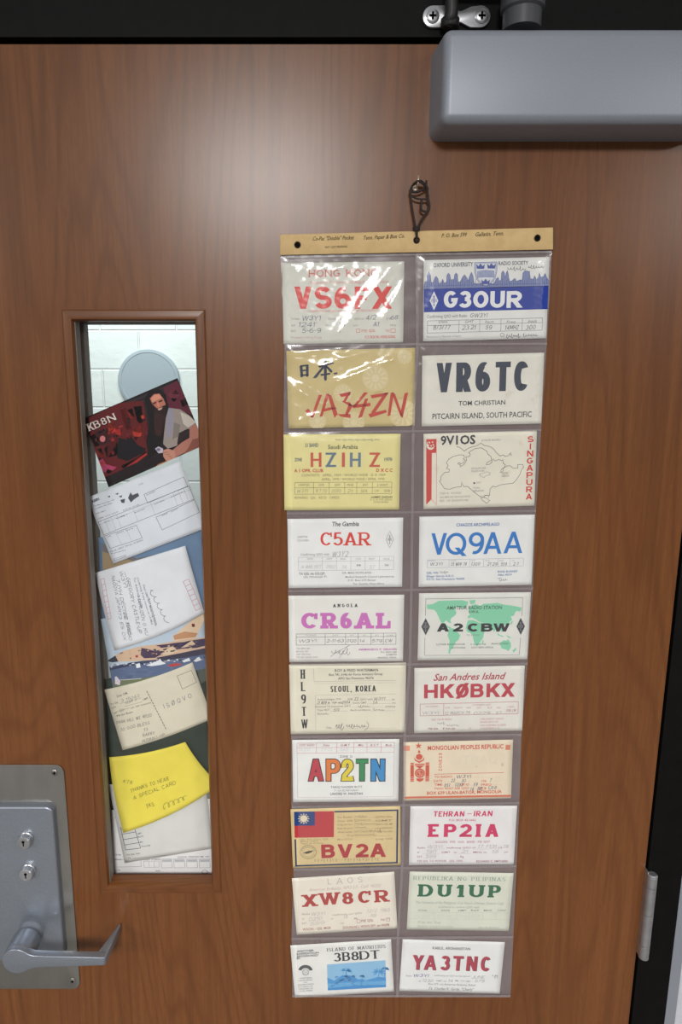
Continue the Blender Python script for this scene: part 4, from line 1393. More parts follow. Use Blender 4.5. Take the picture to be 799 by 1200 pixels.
for x0, x1, y in ((360, 680, 276), (300, 530, 304), (606, 684, 324), (640, 690, 348)):
    for k in range(int((x1 - x0) / 22)):
        c.line([(x0 + k * 22, y), (x0 + k * 22 + 12, y - .3)], 1.5, (222, 150, 126), 'printed_lines', 2)
PB = (92, 96, 112)
for s, x0, x1, y in (('W3YI', 376, 474, 260), ('22', 344, 372, 286), ('XI', 410, 440, 286), ('7', 590, 606, 282), ('051', 300, 340, 316), ('1207', 368, 424, 312), ('59', 486, 516, 312), ('14', 466, 492, 340), ('RB', 512, 548, 336), ('UHI', 580, 636, 332)):
    c.hand(s, x0, y, x1, y + 22, PB, .12)
c.T('BOX 639 ULAN-BATOR, MONGOLIA', 190, 362, 668, 382, MR, .022)
c.poly([(48, 400), (726, 388), (726, 400), (48, 412)], (214, 112, 84), 'printed_panel', 1)
c.done()

# row eight
c = card('tan card with a red flag bearing a white sun and red call sign BV2A', (335, 940, 475, 1022), [(32, 42), (768, 32), (765, 415), (45, 448)], (222, 199, 148))
NB = (48, 62, 96)
c.line([(324, 64), (746, 54), (742, 404), (68, 426), (62, 248)], 11, NB, 'printed_border', 1)
c.poly([(54, 64), (322, 60), (320, 234), (58, 238)], (190, 56, 62), 'flag', 2)
c.poly([(54, 64), (194, 62), (194, 156), (56, 158)], (42, 66, 124), 'flag', 3)
for k in range(12):
    a = k * math.pi / 6
    c.poly([(119 + 40 * math.cos(a), 110 + 38 * math.sin(a)), (119 + 28 * math.cos(a + .2), 110 + 27 * math.sin(a + .2)), (119 + 28 * math.cos(a - .2), 110 + 27 * math.sin(a - .2))], (226, 214, 186), 'flag', 4)
c.ell(119, 110, 24, 23, (226, 214, 186), 'flag', 4)
for s, x0, x1 in (('B', 236, 328), ('V', 346, 446), ('2', 464, 552), ('A', 562, 668)):
    dy = -(x0 - 236) * .018
    c.S(s, x0, 282 + dy, x1, 374 + dy, (176, 52, 56), t=.27, tb=.22)
c.ring(150, 334, 54, 46, 2.6, (104, 96, 76), 'round_badge', 2)
c.ring(150, 334, 38, 31, 1.6, (130, 120, 92), 'round_badge', 2)
c.poly([(112, 340), (150, 326), (184, 322), (170, 336), (140, 346)], (84, 78, 64), 'round_badge', 3)
for a in range(200, 345, 16):
    c.ell(150 + 46 * math.cos(R(a)), 334 + 38 * math.sin(R(a)), 3.4, 3.4, (120, 110, 86), 'round_badge', 2, n=6)
for a in range(30, 160, 16):
    c.ell(150 + 46 * math.cos(R(a)), 334 + 38 * math.sin(R(a)), 3, 3, (130, 120, 92), 'round_badge', 2, n=6)
for k, (l, rr) in enumerate((('To Radio', 'QTH No.'), ('Your SSB', 'GMT'), ('On Sep. the Thurs.', 'QSO 73, M.'), ('Radio was good', 'conditions'), ('Aerials', 'was Tnx QSL'), ('73 to', ''), ('Mhz on 20,15,10', 'Long 1206'))):
    y = 106 + k * 24.6
    c.T(l, 344 if k < 5 else (408 if k == 5 else 344), y - 11, 444 if k != 5 else 450, y, (150, 126, 92), .008, .15)
    if rr:
        c.T(rr, 598, y - 14, 714, y - 3, (150, 126, 92), .008, .15)
    if k < 6:
        c.line([(448, y - 1), (712, y - 5)], 1.2, (166, 144, 106), 'printed_form', 2)
        c.scrawl(456, y - 20, 540 + (k % 3) * 30, y - 2, (96, 84, 68), 1.9, 5 + k % 3)
c.scrawl(560, 180, 640, 202, (84, 74, 62), 2.2, 5)
for k, (s, x1) in enumerate((('Op. Tim Chen, QSL', 286), ('Box 101', 210), ('Taipei, R. of China', 250))):
    c.T(s, 98, 244 + k * 14 - k, x1, 254 + k * 14 - k, (150, 128, 96))
for k in range(22):
    x = 190 + k * 20
    if k in (8, 9):
        c.line([(x, 390 - k * .4), (x + 9, 390 - k * .4)], 2, (140, 118, 86), 'foreign_script_line', 2)
        continue
    y = 391 - k * .45
    c.line([(x, y - 7), (x + 13, y - 8)], 1.8, (134, 112, 82), 'foreign_script_line', 2)
    c.line([(x, y + 1), (x + 13, y)], 1.8, (134, 112, 82), 'foreign_script_line', 2)
    c.line([(x + 3 + k % 3 * 3, y - 10), (x + 3 + k % 3 * 3, y + 9)], 1.8, (134, 112, 82), 'foreign_script_line', 2)
    if k % 2:
        c.line([(x, y + 9), (x + 13, y + 8)], 1.8, (134, 112, 82), 'foreign_script_line', 2)
c.done()

TP = (206, 48, 98)
c = card('white card with the pink-red call sign EP2IA under TEHRAN - IRAN', (472, 938, 612, 1018), [(45, 40), (755, 35), (750, 430), (45, 432)], (234, 231, 230))
c.S('TEHRAN', 204, 72, 412, 107, TP, 'title_lettering', t=.22, tb=.18, gap=.16, shear=.08)
c.S('-', 430, 74, 460, 104, TP, 'title_lettering', t=.16, tb=.12)
c.S('IRAN', 474, 70, 600, 105, TP, 'title_lettering', t=.22, tb=.18, gap=.16, shear=.08)
c.T('P.O. BOX 42-2662', 310, 124, 488, 138, (200, 96, 126), .016)
for s, x0, x1 in (('E', 168, 242), ('P', 274, 358), ('2', 378, 462), ('I', 488, 520), ('A', 552, 640)):
    c.S(s, x0, 158, x1, 244, TP, t=.29, tb=.20, serif=.05 if s in 'EI' else 0, st=.16)
c.T('GOLDEN   FIVE   AND   BAND   PSE  NOT', 216, 270, 584, 284, (190, 120, 140), .01)
for y, ws in ((322, ((96, 150, 'Radio'), (292, 388, 'confirming'), (398, 486, 'QSO of'), (640, 664, '19'))), (352, ((96, 110, 'at'), (258, 318, 'GMT'), (340, 360, 'on'), (470, 560, 'MHz in'), (676, 702, 'CW'))), (382, ((96, 130, 'RST'), (384, 408, 'Rig')))):
    for x0, x1, s in ws:
        c.T(s, x0, y - 12, x1, y, (168, 120, 132), .008)
for s, x0, x1, y in (('W3YI', 160, 268, 298), ('17 FEB', 500, 630, 296), ('78', 668, 708, 296), ('1911', 156, 226, 332), ('21', 390, 440, 330), ('58', 594, 640, 330), ('599', 150, 224, 362)):
    c.hand(s, x0, y, x1, y + 22, (160, 152, 160), .09)
for x0, x1, y in ((154, 280, 326), (490, 636, 324), (130, 246, 356), (370, 460, 355), (134, 230, 384)):
    c.line([(x0, y), (x1, y)], 1.2, (190, 160, 168), 'printed_form', 2)
c.T('PSE QSL TO W3HNK   QSL 100%', 96, 398, 400, 411, (168, 120, 132), .01)
c.T('RICHARD C. SMITHERS', 490, 400, 702, 413, (160, 100, 116), .02)
c.done()

# row nine
c = card('cream card with the red-brown fat serif call sign XW8CR under LAOS', (335, 1016, 475, 1100), [(47, 72), (732, 35), (738, 408), (65, 458)], (236, 228, 214))
c.S('LAOS', 278, 72, 512, 108, (160, 138, 132), 'title_lettering', t=.07, tb=.06, gap=.75, serif=.1, st=.05)
c.T('American Embassy, APO S.F., Calif. 96352', 152, 128, 634, 148, (196, 176, 166), shear=.3)
XR = (176, 62, 56)
for s, x0, x1, y0 in (('X', 108, 210, 184), ('W', 220, 362, 172), ('8', 376, 450, 168), ('C', 482, 568, 160), ('R', 592, 690, 154)):
    c.S(s, x0, y0, x1, y0 + 80, XR, t=.29 if s != 'W' else .25, tb=.16, serif=.09 if s not in '8C' else 0, st=.13, lv=2)
c.poly([(548, 160), (566, 158), (568, 188), (552, 188)], XR, 'call_sign_lettering', 2)
for y, ws in ((322, ((106, 160, 'Radio'), (310, 508, 'confirming our QSO'))), (352, ((108, 122, 'at'), (300, 316, 'on'), (456, 482, 'Mc'), (672, 692, 'on'))), (384, ((106, 140, 'RST'), (366, 388, 'TX')))):
    for x0, x1, s in ws:
        c.T(s, x0, y - 14, x1, y - 2, (176, 150, 142), .006, .2)
c.T('PSE QSL', 502, 350, 586, 366, (160, 104, 96), .01)
c.T('TNX', 632, 346, 664, 360, (160, 104, 96), .01)
c.grid(474, 352, 496, 374, (150, 96, 90), 2.2)
c.grid(672, 340, 694, 362, (150, 96, 90), 2.2)
for s, x0, x1, y in (('W3YI', 166, 264, 300), ('12/2', 540, 612, 280), ('1965', 632, 698, 276), ('0210', 150, 246, 334), ('14', 384, 416, 322), ('RB', 566, 606, 312), ('559', 160, 262, 364)):
    c.hand(s, x0, y, x1, y + 22, (176, 170, 170), .09)
c.T('W3CIN - QSL MGR', 110, 404, 302, 420, (166, 108, 98), .012)
c.T('DOUGLAS J. WOOLSEY, ex-W6FB', 380, 388, 692, 404, (156, 92, 84), .016)
c.done()

PG = (40, 104, 68)
c = card('pale green-grey card with the dark green fat serif call sign DU1UP', (470, 1014, 612, 1098), [(42, 48), (725, 45), (725, 440), (50, 418)], (222, 223, 208))
c.S('REPUBLIKA NG PILIPINAS', 82, 76, 688, 100, (132, 158, 138), 'title_lettering', t=.16, tb=.07, gap=.25, serif=.12, st=.08, space=.55)
for s, x0, x1 in (('D', 112, 214), ('U', 238, 332), ('1', 360, 422), ('U', 446, 548), ('P', 574, 660)):
    dy = (x0 - 112) * .012
    c.S(s, x0, 126 + dy, x1, 206 + dy, PG, t=.31, tb=.15, serif=.08, st=.13)
c.T('The University of the Philippines Club Station (Diliman, Quezon City)', 96, 240, 674, 256, (150, 166, 150), shear=.2)
c.T('is pleased to confirm QSO with', 246, 268, 514, 282, (150, 166, 150), shear=.2)
for s, x in (('STATION', 140), ('DATE', 292), ('GMT', 402), ('RST', 488), ('MHZ', 572), ('2-WAY', 664)):
    c.T(s, x - 28, 292, x + 28, 303, (130, 146, 132), .014)
for y0, y1 in ((310, 314), (352, 358)):
    c.line([(62, y0), (718, y1)], 1.6, (184, 192, 180), 'printed_form', 2)
for x in (218, 366, 448, 536, 624):
    c.line([(x, 312), (x, 355)], 1.6, (184, 192, 180), 'printed_form', 2)
for s, x0, x1 in (('W3YI', 80, 190), ('4-2-69', 232, 330), ('0110', 372, 440), ('579', 460, 520)):
    c.hand(s, x0, 324, x1, 344, (196, 200, 192), .08)
c.T('73 de: Art, Tony', 106, 368, 262, 384, (160, 170, 158), shear=.3)
c.T('PRINTED BY THE CLUB OFFICE, DILIMAN', 106, 398, 340, 408, (168, 176, 164))
c.T('QSL VIA BUREAU', 508, 406, 646, 417, (160, 170, 158))
c.done()

# row ten
c = card('white card with a blue palm beach picture and the black call sign 3B8DT', (333, 1094, 470, 1178), [(50, 82), (738, 38), (742, 398), (65, 438)], (234, 233, 229))
KK = (58, 58, 62)
c.S('ISLAND OF MAURITIUS', 292, 88, 692, 110, (76, 76, 80), 'title_lettering', t=.17, tb=.08, gap=.16, serif=.09, st=.08)
for s, x0, x1, y0 in (('3', 338, 388, 132), ('B', 394, 452, 127), ('8', 458, 510, 124), ('D', 512, 584, 119), ('T', 586, 654, 114)):
    c.S(s, x0, y0, x1, y0 + 58, KK, t=.23, tb=.1, serif=.06 if s in 'BDT' else 0, st=.08)
c.poly([(292, 212), (692, 182), (696, 366), (298, 388)], (142, 190, 222), 'palm_beach_picture', 1)
PB1, PB2 = (74, 152, 210), (104, 172, 218)
c.poly([(294, 300), (340, 322), (372, 300), (400, 284), (440, 286), (474, 290), (500, 312), (530, 312), (560, 318), (600, 308), (640, 296), (694, 300), (696, 338), (296, 352)], PB1, 'palm_beach_picture', 2)
c.poly([(296, 340), (696, 322), (696, 366), (298, 388)], PB2, 'palm_beach_picture', 3)
c.poly([(298, 372), (520, 352), (694, 350), (696, 366), (298, 388)], (62, 144, 206), 'palm_beach_picture', 4)
for k in range(46):
    x = 302 + random.uniform(0, 384)
    y = 316 + random.uniform(0, 44) - (x - 300) * .045
    c.rect(x, y, x + random.uniform(8, 26), y + random.uniform(2, 5), random.choice(((62, 140, 204), (128, 184, 222), (90, 162, 214))), 'palm_beach_picture', 5)
for k in range(26):
    x, y = random.uniform(350, 480), random.uniform(288, 326)
    c.ell(x, y, random.uniform(6, 14), random.uniform(4, 9), random.choice(((66, 142, 204), (88, 160, 214))), 'palm_beach_picture', 3, n=9)
for cx, cy, ln in ((424, 254, 44), (648, 258, 50), (690, 240, 30), (532, 290, 20), (470, 290, 16)):
    for k in range(9):
        a = R(200 + k * 20 if cx != 648 else 150 + k * 32)
        ex, ey = cx + ln * math.cos(a), cy + ln * .75 * math.sin(a) + 10
        c.poly([(cx - 4, cy), (cx + (ex - cx) * .5, cy + (ey - cy) * .5 - 7), (ex, ey), (cx + (ex - cx) * .5, cy + (ey - cy) * .5 + 5)], PB1, 'palm_beach_picture', 3)
    c.line([(cx, cy), (cx - 4, cy + 60)], 6, PB1, 'palm_beach_picture', 3)
for k, (s, x1) in enumerate((('ANOTHER', 202), ('EXPEDITION', 236), ('SPONSORED', 232), ('BY', 112))):
    c.T(s, 86, 112 + k * 18 - k, x1, 124 + k * 18 - k, (88, 88, 92), .03)
c.poly([(98, 250)] + [(145 - 48 * math.cos(R(a)), 252 - 38 * math.sin(R(a))) for a in range(0, 181, 15)] + [(145 + 26 * math.cos(R(a)), 252 - 16 * math.sin(R(a))) for a in range(0, 181, 15)], (82, 82, 86), 'round_badge', 2)
c.ring(146, 264, 22, 20, 3, (104, 104, 108), 'round_badge', 3)
for x in (134, 146, 158):
    c.line([(x, 250), (x, 282)], 2.6, (110, 110, 114), 'round_badge', 3)
for k, (s, x0, x1) in enumerate((('NORTHERN', 104, 188), ('CALIFORNIA', 96, 194), ('DX', 134, 156), ('FOUNDATION', 92, 200), ('P.O. BOX 717', 96, 194), ('OAKLAND, CA', 100, 198), ('U.S.A. 94604', 106, 192))):
    c.T(s, x0, 300 + k * 14.5, x1, 308 + k * 14.5, (120, 120, 124), .012)
c.done()

YR = (176, 56, 76)
c = card('white card with the spaced maroon call sign YA3TNC, bottom right of the sheet', (462, 1094, 610, 1178), [(38, 40), (685, 50), (680, 385), (45, 360)], (234, 234, 232))
c.T('KABUL, AFGHANISTAN', 242, 86, 480, 102, (96, 96, 102), .016, layer='title_lettering')
for s, x0, x1 in (('Y', 114, 184), ('A', 188, 266), ('3', 292, 350), ('T', 370, 434), ('N', 456, 522), ('C', 546, 608)):
    dy = (x0 - 114) * .022
    c.S(s, x0 + 4, 137 + dy, x1 + 4, 230 + dy, (84, 58, 66), t=.20, tb=.19)
    c.S(s, x0, 136 + dy, x1, 228 + dy, YR, lv=3, t=.185, tb=.17)
for y, ws in ((272, ((76, 110, 'Radio'), (252, 478, 'confirming our QSO on the date of'), (620, 652, '19'))), (304, ((154, 170, 'at'), (262, 330, 'GMT on'), (386, 480, 'Mc. Ur sigs')))):
    for x0, x1, s in ws:
        c.T(s, x0, y - 10, x1, y, (140, 140, 146), .006)
c.hand('W3YI', 118, 256, 220, 274, (86, 86, 150), .14)
for s, x0, x1, y in (('JUNE', 488, 574, 266), ('63', 630, 656, 264), ('1230', 176, 248, 288), ('14', 340, 372, 290), ('579', 508, 572, 290)):
    c.hand(s, x0, y, x1, y + 18, (136, 136, 146), .1)
c.T('Box 279, c/o American Embassy, Kabul', 214, 316, 512, 328, (130, 130, 136), .006)
c.T('73, Charles K. Girdy, "Charly"', 216, 342, 504, 358, (120, 120, 126), .006, .15)
c.done()

# ------------------------------------------------------------------ papers behind the door window
PW = 'cards and notes behind the door window'
A_ = (70, 340, 0, 0, 799 / 200)
B_ = (90, 530, 0, 0, 799 / 170)
C_ = (90, 730, 0, 0, 655 / 180)
K_ = (95, 435, 0, 0, 799 / 145)
J_ = (115, 715, 0, 0, 799 / 135)


def wsheet(name, label, cat, crop, corners, dist, rgb, **kw):
    return Sheet(name, label, cat, crop, corners, dist, rgb, PW, rigid=False, **kw)


# bottom sheet and things deepest behind the glass
c = wsheet('form_sheet', 'white printed form sheet, lowest behind the door window', 'paper', C_, [(148, 770), (575, 750), (590, 1100), (152, 1100)], 0.0318, (238, 238, 238))
for s, x0, y0, x1 in (('QSL', 163, 816, 178), ('INFO', 163, 826, 182), ('Name', 176, 864, 190), ('Call sign', 160, 984, 188), ('Time in', 160, 1004, 190)):
    c.T(s, x0, y0, x1, y0 + 7, (110, 110, 116), .01)
c.grid(160, 1008, 274, 1040, (150, 150, 156), 1.5)
c.grid(286, 1016, 352, 1042, (170, 170, 176), 1.5, cols=(.33, .66))
for k in range(4):
    x = 360 + k * 54
    c.grid(x, 1006, x + 46, 1044, (150, 150, 156), 1.6)
    c.rect(x + 3, 1009, x + 43, 1019, (186, 188, 194), 'printed_form', 1)
c.T('CONTINENT WORKED', 262, 1004, 356, 1012, (120, 120, 126), .01)
c.T('LOCATOR   OPERATING TIME   AND', 430, 994, 566, 1001, (120, 120, 126), .01)
c.T('BAND', 336, 1054, 356, 1060, (130, 130, 136), .01)
c.T('TOTAL', 160, 1050, 186, 1058, (120, 120, 126), .01)
c.ring(546, 1062, 12, 8, 2, (90, 90, 96), 'printed_form', 2)
c.done()

c = wsheet('picture_postcard', 'dark green picture postcard behind the cream postcard and yellow note', 'postcard', C_, [(118, 240), (548, 150), (592, 640), (146, 800)], 0.0310, (46, 58, 50), gloss=.35)
c.poly([(330, 560), (342, 536), (372, 520), (420, 526), (390, 552), (350, 566)], (58, 70, 60), 'picture', 1)
c.poly([(505, 180), (552, 175), (560, 240), (530, 260)], (84, 92, 86), 'picture', 1)
c.done()
c = wsheet('picture_postcard', 'blue and tan picture postcard showing between two white cards', 'postcard', B_, [(118, 470), (700, 400), (738, 960), (140, 930)], 0.0310, (116, 142, 172), gloss=.35)
c.poly([(138, 530), (330, 600), (470, 565), (470, 700), (150, 760)], (160, 140, 108), 'picture', 1)
c.poly([(138, 500), (330, 585), (500, 548), (470, 570), (330, 606), (140, 545)], (118, 116, 116), 'picture', 2)
c.poly([(660, 880), (735, 860), (738, 960), (690, 980)], (196, 170, 120), 'picture', 1)
c.done()

c = wsheet('form_card', 'off-white card with a small ruled grid, below the yellow note', 'card', C_, [(135, 690), (545, 640), (578, 962), (204, 1024)], 0.0304, (222, 222, 218))
for k in range(5):
    c.line([(188 + k * 5, 878 + k * 23), (246 + k * 6, 868 + k * 23)] if k < 4 else [(208, 968), (272, 960)], 2.4, (64, 68, 96), 'printed_form', 2)
c.line([(186, 870), (208, 968)], 2.4, (64, 68, 96), 'printed_form', 2)
c.line([(248, 880), (272, 960)], 2.4, (64, 68, 96), 'printed_form', 2)
for s, A, B in (('GMT', (258, 902), (276, 900)), ('RST', (262, 916), (286, 912)), ('Mhz', (270, 938), (282, 936)), ('Two-way', (276, 956), (314, 950)), ('PSE QSL TNX', (214, 992), (270, 986)), ('73,', (218, 1006), (232, 1004))):
    c.TL(s, A, B, 7, (84, 84, 92), .01)
c.line([(238, 1004), (384, 990)], 1.6, (120, 120, 126), 'printed_form', 2)
c.done()

c = wsheet('aircraft_photo', 'glossy photo postcard of a camouflaged jet at an airfield', 'photo', J_, [(18, 62), (712, -62), (790, 392), (104, 545)], 0.0298, (196, 212, 228), gloss=.3)
c.poly([(60, 395), (420, 330), (770, 270), (788, 392), (104, 545), (86, 480)], (92, 108, 142), 'picture', 1)
c.poly([(104, 490), (320, 470), (480, 440), (480, 520), (110, 545)], (112, 122, 92), 'picture', 2)
c.line([(140, 486), (300, 474)], 4, (212, 210, 202), 'picture', 3)
c.poly([(66, 404), (230, 362), (430, 340), (420, 352), (240, 384), (70, 420)], (58, 66, 96), 'picture', 2)
c.poly([(100, 330), (130, 306), (200, 274), (300, 250), (420, 236), (520, 216), (640, 196), (735, 190), (770, 220), (770, 290), (620, 310), (500, 330), (400, 344), (250, 354), (140, 356)], (216, 184, 156), 'picture', 3)
c.poly([(58, 354), (120, 314), (140, 356), (100, 362)], (52, 54, 70), 'picture', 4)
c.poly([(300, 262), (340, 268), (400, 286), (440, 282), (500, 296), (430, 312), (396, 330), (320, 334), (294, 310)], (74, 58, 84), 'picture', 4)
c.poly([(400, 244), (470, 236), (540, 226), (600, 220), (560, 246), (440, 262)], (70, 56, 82), 'picture', 4)
c.poly([(540, 240), (620, 214), (740, 196), (770, 240), (680, 262), (580, 268), (530, 280)], (66, 56, 86), 'picture', 4)
c.poly([(430, 306), (520, 246), (552, 284), (500, 306)], (224, 200, 172), 'picture', 5)
c.poly([(572, 262), (650, 210), (676, 236), (640, 250)], (222, 196, 168), 'picture', 5)
c.poly([(400, 330), (560, 300), (740, 262), (770, 300), (600, 330), (440, 350)], (62, 60, 80), 'picture', 4)
c.poly([(520, 180), (600, 110), (700, 30), (760, 10), (712, 120), (680, 190), (520, 214)], (228, 202, 172), 'picture', 2)
c.poly([(520, 176), (600, 148), (690, 160), (676, 186), (530, 206)], (196, 146, 108), 'picture', 3)
c.rect(650, 94, 670, 116, (120, 50, 46), 'picture', 4)
c.ell(268, 320, 10, 9, (176, 60, 60), 'picture', 5, n=12)
for k in range(34):
    x = 70 + k * 20.5 + random.uniform(-6, 6)
    y = 378 - k * 1.6 + random.uniform(-6, 12)
    g = random.choice(((226, 230, 236), (150, 150, 160), (60, 62, 76), (206, 212, 222)))
    c.rect(x, y, x + random.uniform(8, 20), y + random.uniform(5, 13), g, 'picture', 5)
for k in range(40):
    x = random.uniform(140, 760)
    y = 340 - (x - 140) * .16 + random.uniform(-44, 4)
    w, h = random.uniform(8, 26), random.uniform(3, 9)
    c.poly([(x, y), (x + w, y - w * .25), (x + w * 1.1, y + h - w * .2), (x + w * .2, y + h)], random.choice(((206, 172, 146), (88, 68, 88), (160, 126, 116), (58, 50, 74))), 'picture', 5)
for k in range(30):
    x = random.uniform(110, 520)
    y = 480 - (x - 110) * .14 + random.uniform(-70, 10)
    c.poly([(x, y), (x + random.uniform(20, 60), y - 6), (x + 40, y + 3)], random.choice(((84, 100, 136), (104, 120, 152))), 'picture', 2)
c.poly([(332, 382), (410, 354), (430, 336), (440, 352), (470, 370), (430, 380), (370, 388)], (232, 236, 242), 'picture', 6)
c.poly([(262, 374), (290, 370), (294, 396), (266, 402)], (236, 240, 244), 'picture', 6)
c.poly([(482, 380), (540, 366), (584, 374), (560, 384), (500, 394)], (190, 64, 62), 'picture', 6)
c.poly([(580, 352), (630, 330), (640, 350), (596, 362)], (234, 236, 240), 'picture', 6)
c.poly([(660, 352), (700, 322), (716, 346), (680, 358)], (234, 236, 240), 'picture', 6)
c.poly([(116, 462), (128, 458), (154, 492), (150, 520), (118, 512)], (226, 214, 228), 'picture', 6)
c.done()

HINK = (96, 100, 112)
c = wsheet('postcard', 'cream postcard with pencil writing and an empty stamp square', 'postcard', C_, [(117, 285), (493, 168), (577, 408), (195, 543)], 0.0288, (224, 217, 196), edges=(-.0035, 0, -.003, 0))
c.line([(428, 226), (488, 202), (511, 252), (450, 282), (428, 226)], 2, (124, 120, 110), 'printed_form', 2)
for k in range(14):
    f = k / 14
    c.line([(298 + 84 * f, 290 + 166 * f), (298 + 84 * (f + .05), 290 + 166 * (f + .05))], 3.2, (92, 90, 84), 'printed_lines', 2)
c.TL('Dear OM,', (172, 318), (218, 302), 10, (110, 106, 98), .01, .2)
c.TL('To Op.', (146, 352), (178, 340), 9, (110, 106, 98), .01)
c.handL('3 15042', (190, 338), (270, 314), 13, HINK, .1)
c.TL('QTH', (150, 368), (168, 360), 8, (110, 106, 98), .01)
c.handL('MAR 2', (210, 348), (258, 330), 12, HINK, .1)
c.TL('GMT', (284, 332), (306, 322), 8, (110, 106, 98), .01)
c.TL('per', (160, 388), (174, 382), 8, (110, 106, 98), .01)
c.handL('20', (184, 380), (204, 372), 11, HINK, .1)
c.TL('on 20 metres', (230, 366), (318, 342), 8, (110, 106, 98), .008)
c.TL('73 de Base', (170, 402), (240, 382), 9, (110, 106, 98), .008)
for s, A, B in (('PARK HILL WE WEED', (170, 432), (322, 398)), ('30 GOD BLESS', (186, 462), (314, 430)), ('73', (286, 464), (306, 458)), ('BARRY', (282, 486), (336, 474)), ('HUSBALL-UP', (280, 512), (378, 482))):
    c.handL(s, A, B, 14, (112, 110, 108), .11)
for A, B in (((184, 344), (274, 320)), ((204, 356), (280, 336)), ((170, 378), (226, 362)), ((166, 398), (190, 392))):
    c.line([A, B], 1.4, (140, 136, 126), 'printed_form', 2)
c.SL('ISØQVO', (374, 366), (494, 316), 20, (96, 104, 128), 'handwriting', 3, t=.09, gap=.55, shear=.15, jitter=.06)
c.done()

c = wsheet('postcard', 'white postcard written sideways with red box rows at its sides', 'postcard', B_, [(100, 665), (597, 515), (702, 885), (208, 1092)], 0.0276, (232, 235, 240), edges=(0, 0, -.0042, -.001))
ROSE = (206, 130, 146)
bx = [(588, 712), (660, 868)]
for k in range(7):
    f = k / 6
    x, y = 586 + 70 * f, 712 + 160 * f
    c.line([(x, y), (x + 30, y - 14)], 2.4, ROSE, 'printed_form', 2)
c.line([(586, 712), (656, 872)], 2.4, ROSE, 'printed_form', 2)
c.line([(616, 698), (686, 858)], 2.4, ROSE, 'printed_form', 2)
c.TL('POST', (640, 668), (652, 700), 12, (222, 176, 176), .01)
c.TL('CODE', (658, 702), (668, 730), 12, (222, 176, 176), .01)
c.line([(130, 700), (172, 920), (190, 914), (150, 694), (130, 700)], 2.2, ROSE, 'printed_form', 2)
for k in range(6):
    f = (k + 1) / 7
    c.line([(130 + 42 * f, 700 + 220 * f), (150 + 42 * f, 694 + 220 * f)], 2, ROSE, 'printed_form', 2)
c.TL('PRINTED MATTER', (132, 820), (152, 918), 7, (120, 80, 90), .01)
SID = (104, 110, 124)
for s, A, B, h in (('W3Y1', (232, 655), (262, 750), 16), ('7JYH DEC 22 1995', (215, 700), (285, 1010), 17), ('GREGORY CASTLE-UP', (270, 690), (340, 1000), 18), ('NAGOYA JAPAN', (190, 680), (230, 880), 15), ('THE RADIO', (250, 860), (290, 1040), 15), ('73 ES DX', (225, 880), (258, 1040), 14), ('MARUZEN 0 KU', (330, 790), (378, 1010), 16)):
    c.handL(s, A, B, h + 2, (92, 98, 112), .11)
for s, A, B in (('To: RADIO CLUB', (312, 690), (352, 860)), ('Confirming 2-way contact on 14 Mhz', (330, 690), (412, 950)), ('Date GMT RST Mode Rig Power', (364, 730), (432, 960)), ('Antenna beam', (392, 800), (436, 950))):
    c.TL(s, A, B, 9, (120, 124, 136), .012)
c.TL('------', (258, 660), (270, 690), 10, (80, 80, 90), .02)
pts = [(404 + 96 * f + 12 * math.sin(f * 34) * (1 - .3 * f), 752 + 190 * f + 7 * math.cos(f * 34)) for f in [k / 60 for k in range(61)]]
c.line(pts, 2.6, (108, 112, 124), 'handwriting', 3)
c.done()

c = wsheet('contact_card', 'white printed card with empty ruled boxes, under the dark photo card', 'card', B_, [(56, 250), (570, 48), (714, 417), (200, 615)], 0.0282, (226, 231, 238))
KF = (110, 112, 118)


def par(pts, w=2.2):
    c.line(pts + [pts[0]], w, KF, 'printed_form', 2)


par([(370, 232), (588, 136), (610, 186), (390, 280)])
par([(118, 384), (618, 186), (646, 258), (148, 456)])
c.line([(120, 400), (624, 206)], 1.6, (170, 172, 178), 'printed_form', 2)
for f in (.07, .14, .2, .38, .57, .82, .88, .94):
    x, y = 118 + 500 * f, 384 - 198 * f
    c.line([(x, y), (x + 28, y + 72)], 1.4, (160, 162, 168), 'printed_form', 2)
par([(436, 358), (648, 262), (676, 330), (470, 428)])
par([(150, 462), (328, 402), (360, 472), (184, 530)])
for f in (.36, .68):
    x, y = 150 + 178 * f, 462 - 60 * f
    c.line([(x, y), (x + 33, y + 69)], 1.4, (160, 162, 168), 'printed_form', 2)
c.TL('KB8N', (88, 278), (126, 262), 15, (60, 62, 68), .03, layer='call_sign_lettering')
for s, A, B, h in (('123 Main Road Apt. 145', (96, 300), (206, 264), 6), ('Springfield, Ohio 45504', (100, 314), (196, 282), 6), ('GRID EM79', (104, 342), (160, 324), 6), ('CONFIRMING   QSO WITH   YOUR SIG. RPT', (114, 372), (230, 330), 6), ('TO STATION', (384, 240), (432, 218), 7), ('PSE QSL TNX   QSL CARD', (256, 324), (344, 290), 6), ('DATE', (152, 390), (180, 380), 6), ('GMT', (218, 368), (286, 342), 6), ('BAND', (320, 336), (376, 312), 6), ('2-WAY MODE', (428, 290), (482, 266), 6), ('REPORT', (520, 250), (600, 214), 6), ('RIG   ANT', (470, 352), (560, 312), 6), ('PWR', (170, 470), (190, 462), 6), ('ANT QTH', (220, 450), (310, 422), 6), ('PSE QSL  DIRECT  TNX QSL  VIA BUREAU', (188, 552), (366, 486), 8), ('Remarks', (190, 562), (270, 540), 6)):
    c.TL(s, A, B, h, (118, 120, 126), .01)
c.line([(204, 588), (268, 566), (270, 574), (206, 597), (204, 588)], 2, (120, 122, 128), 'printed_form', 2)
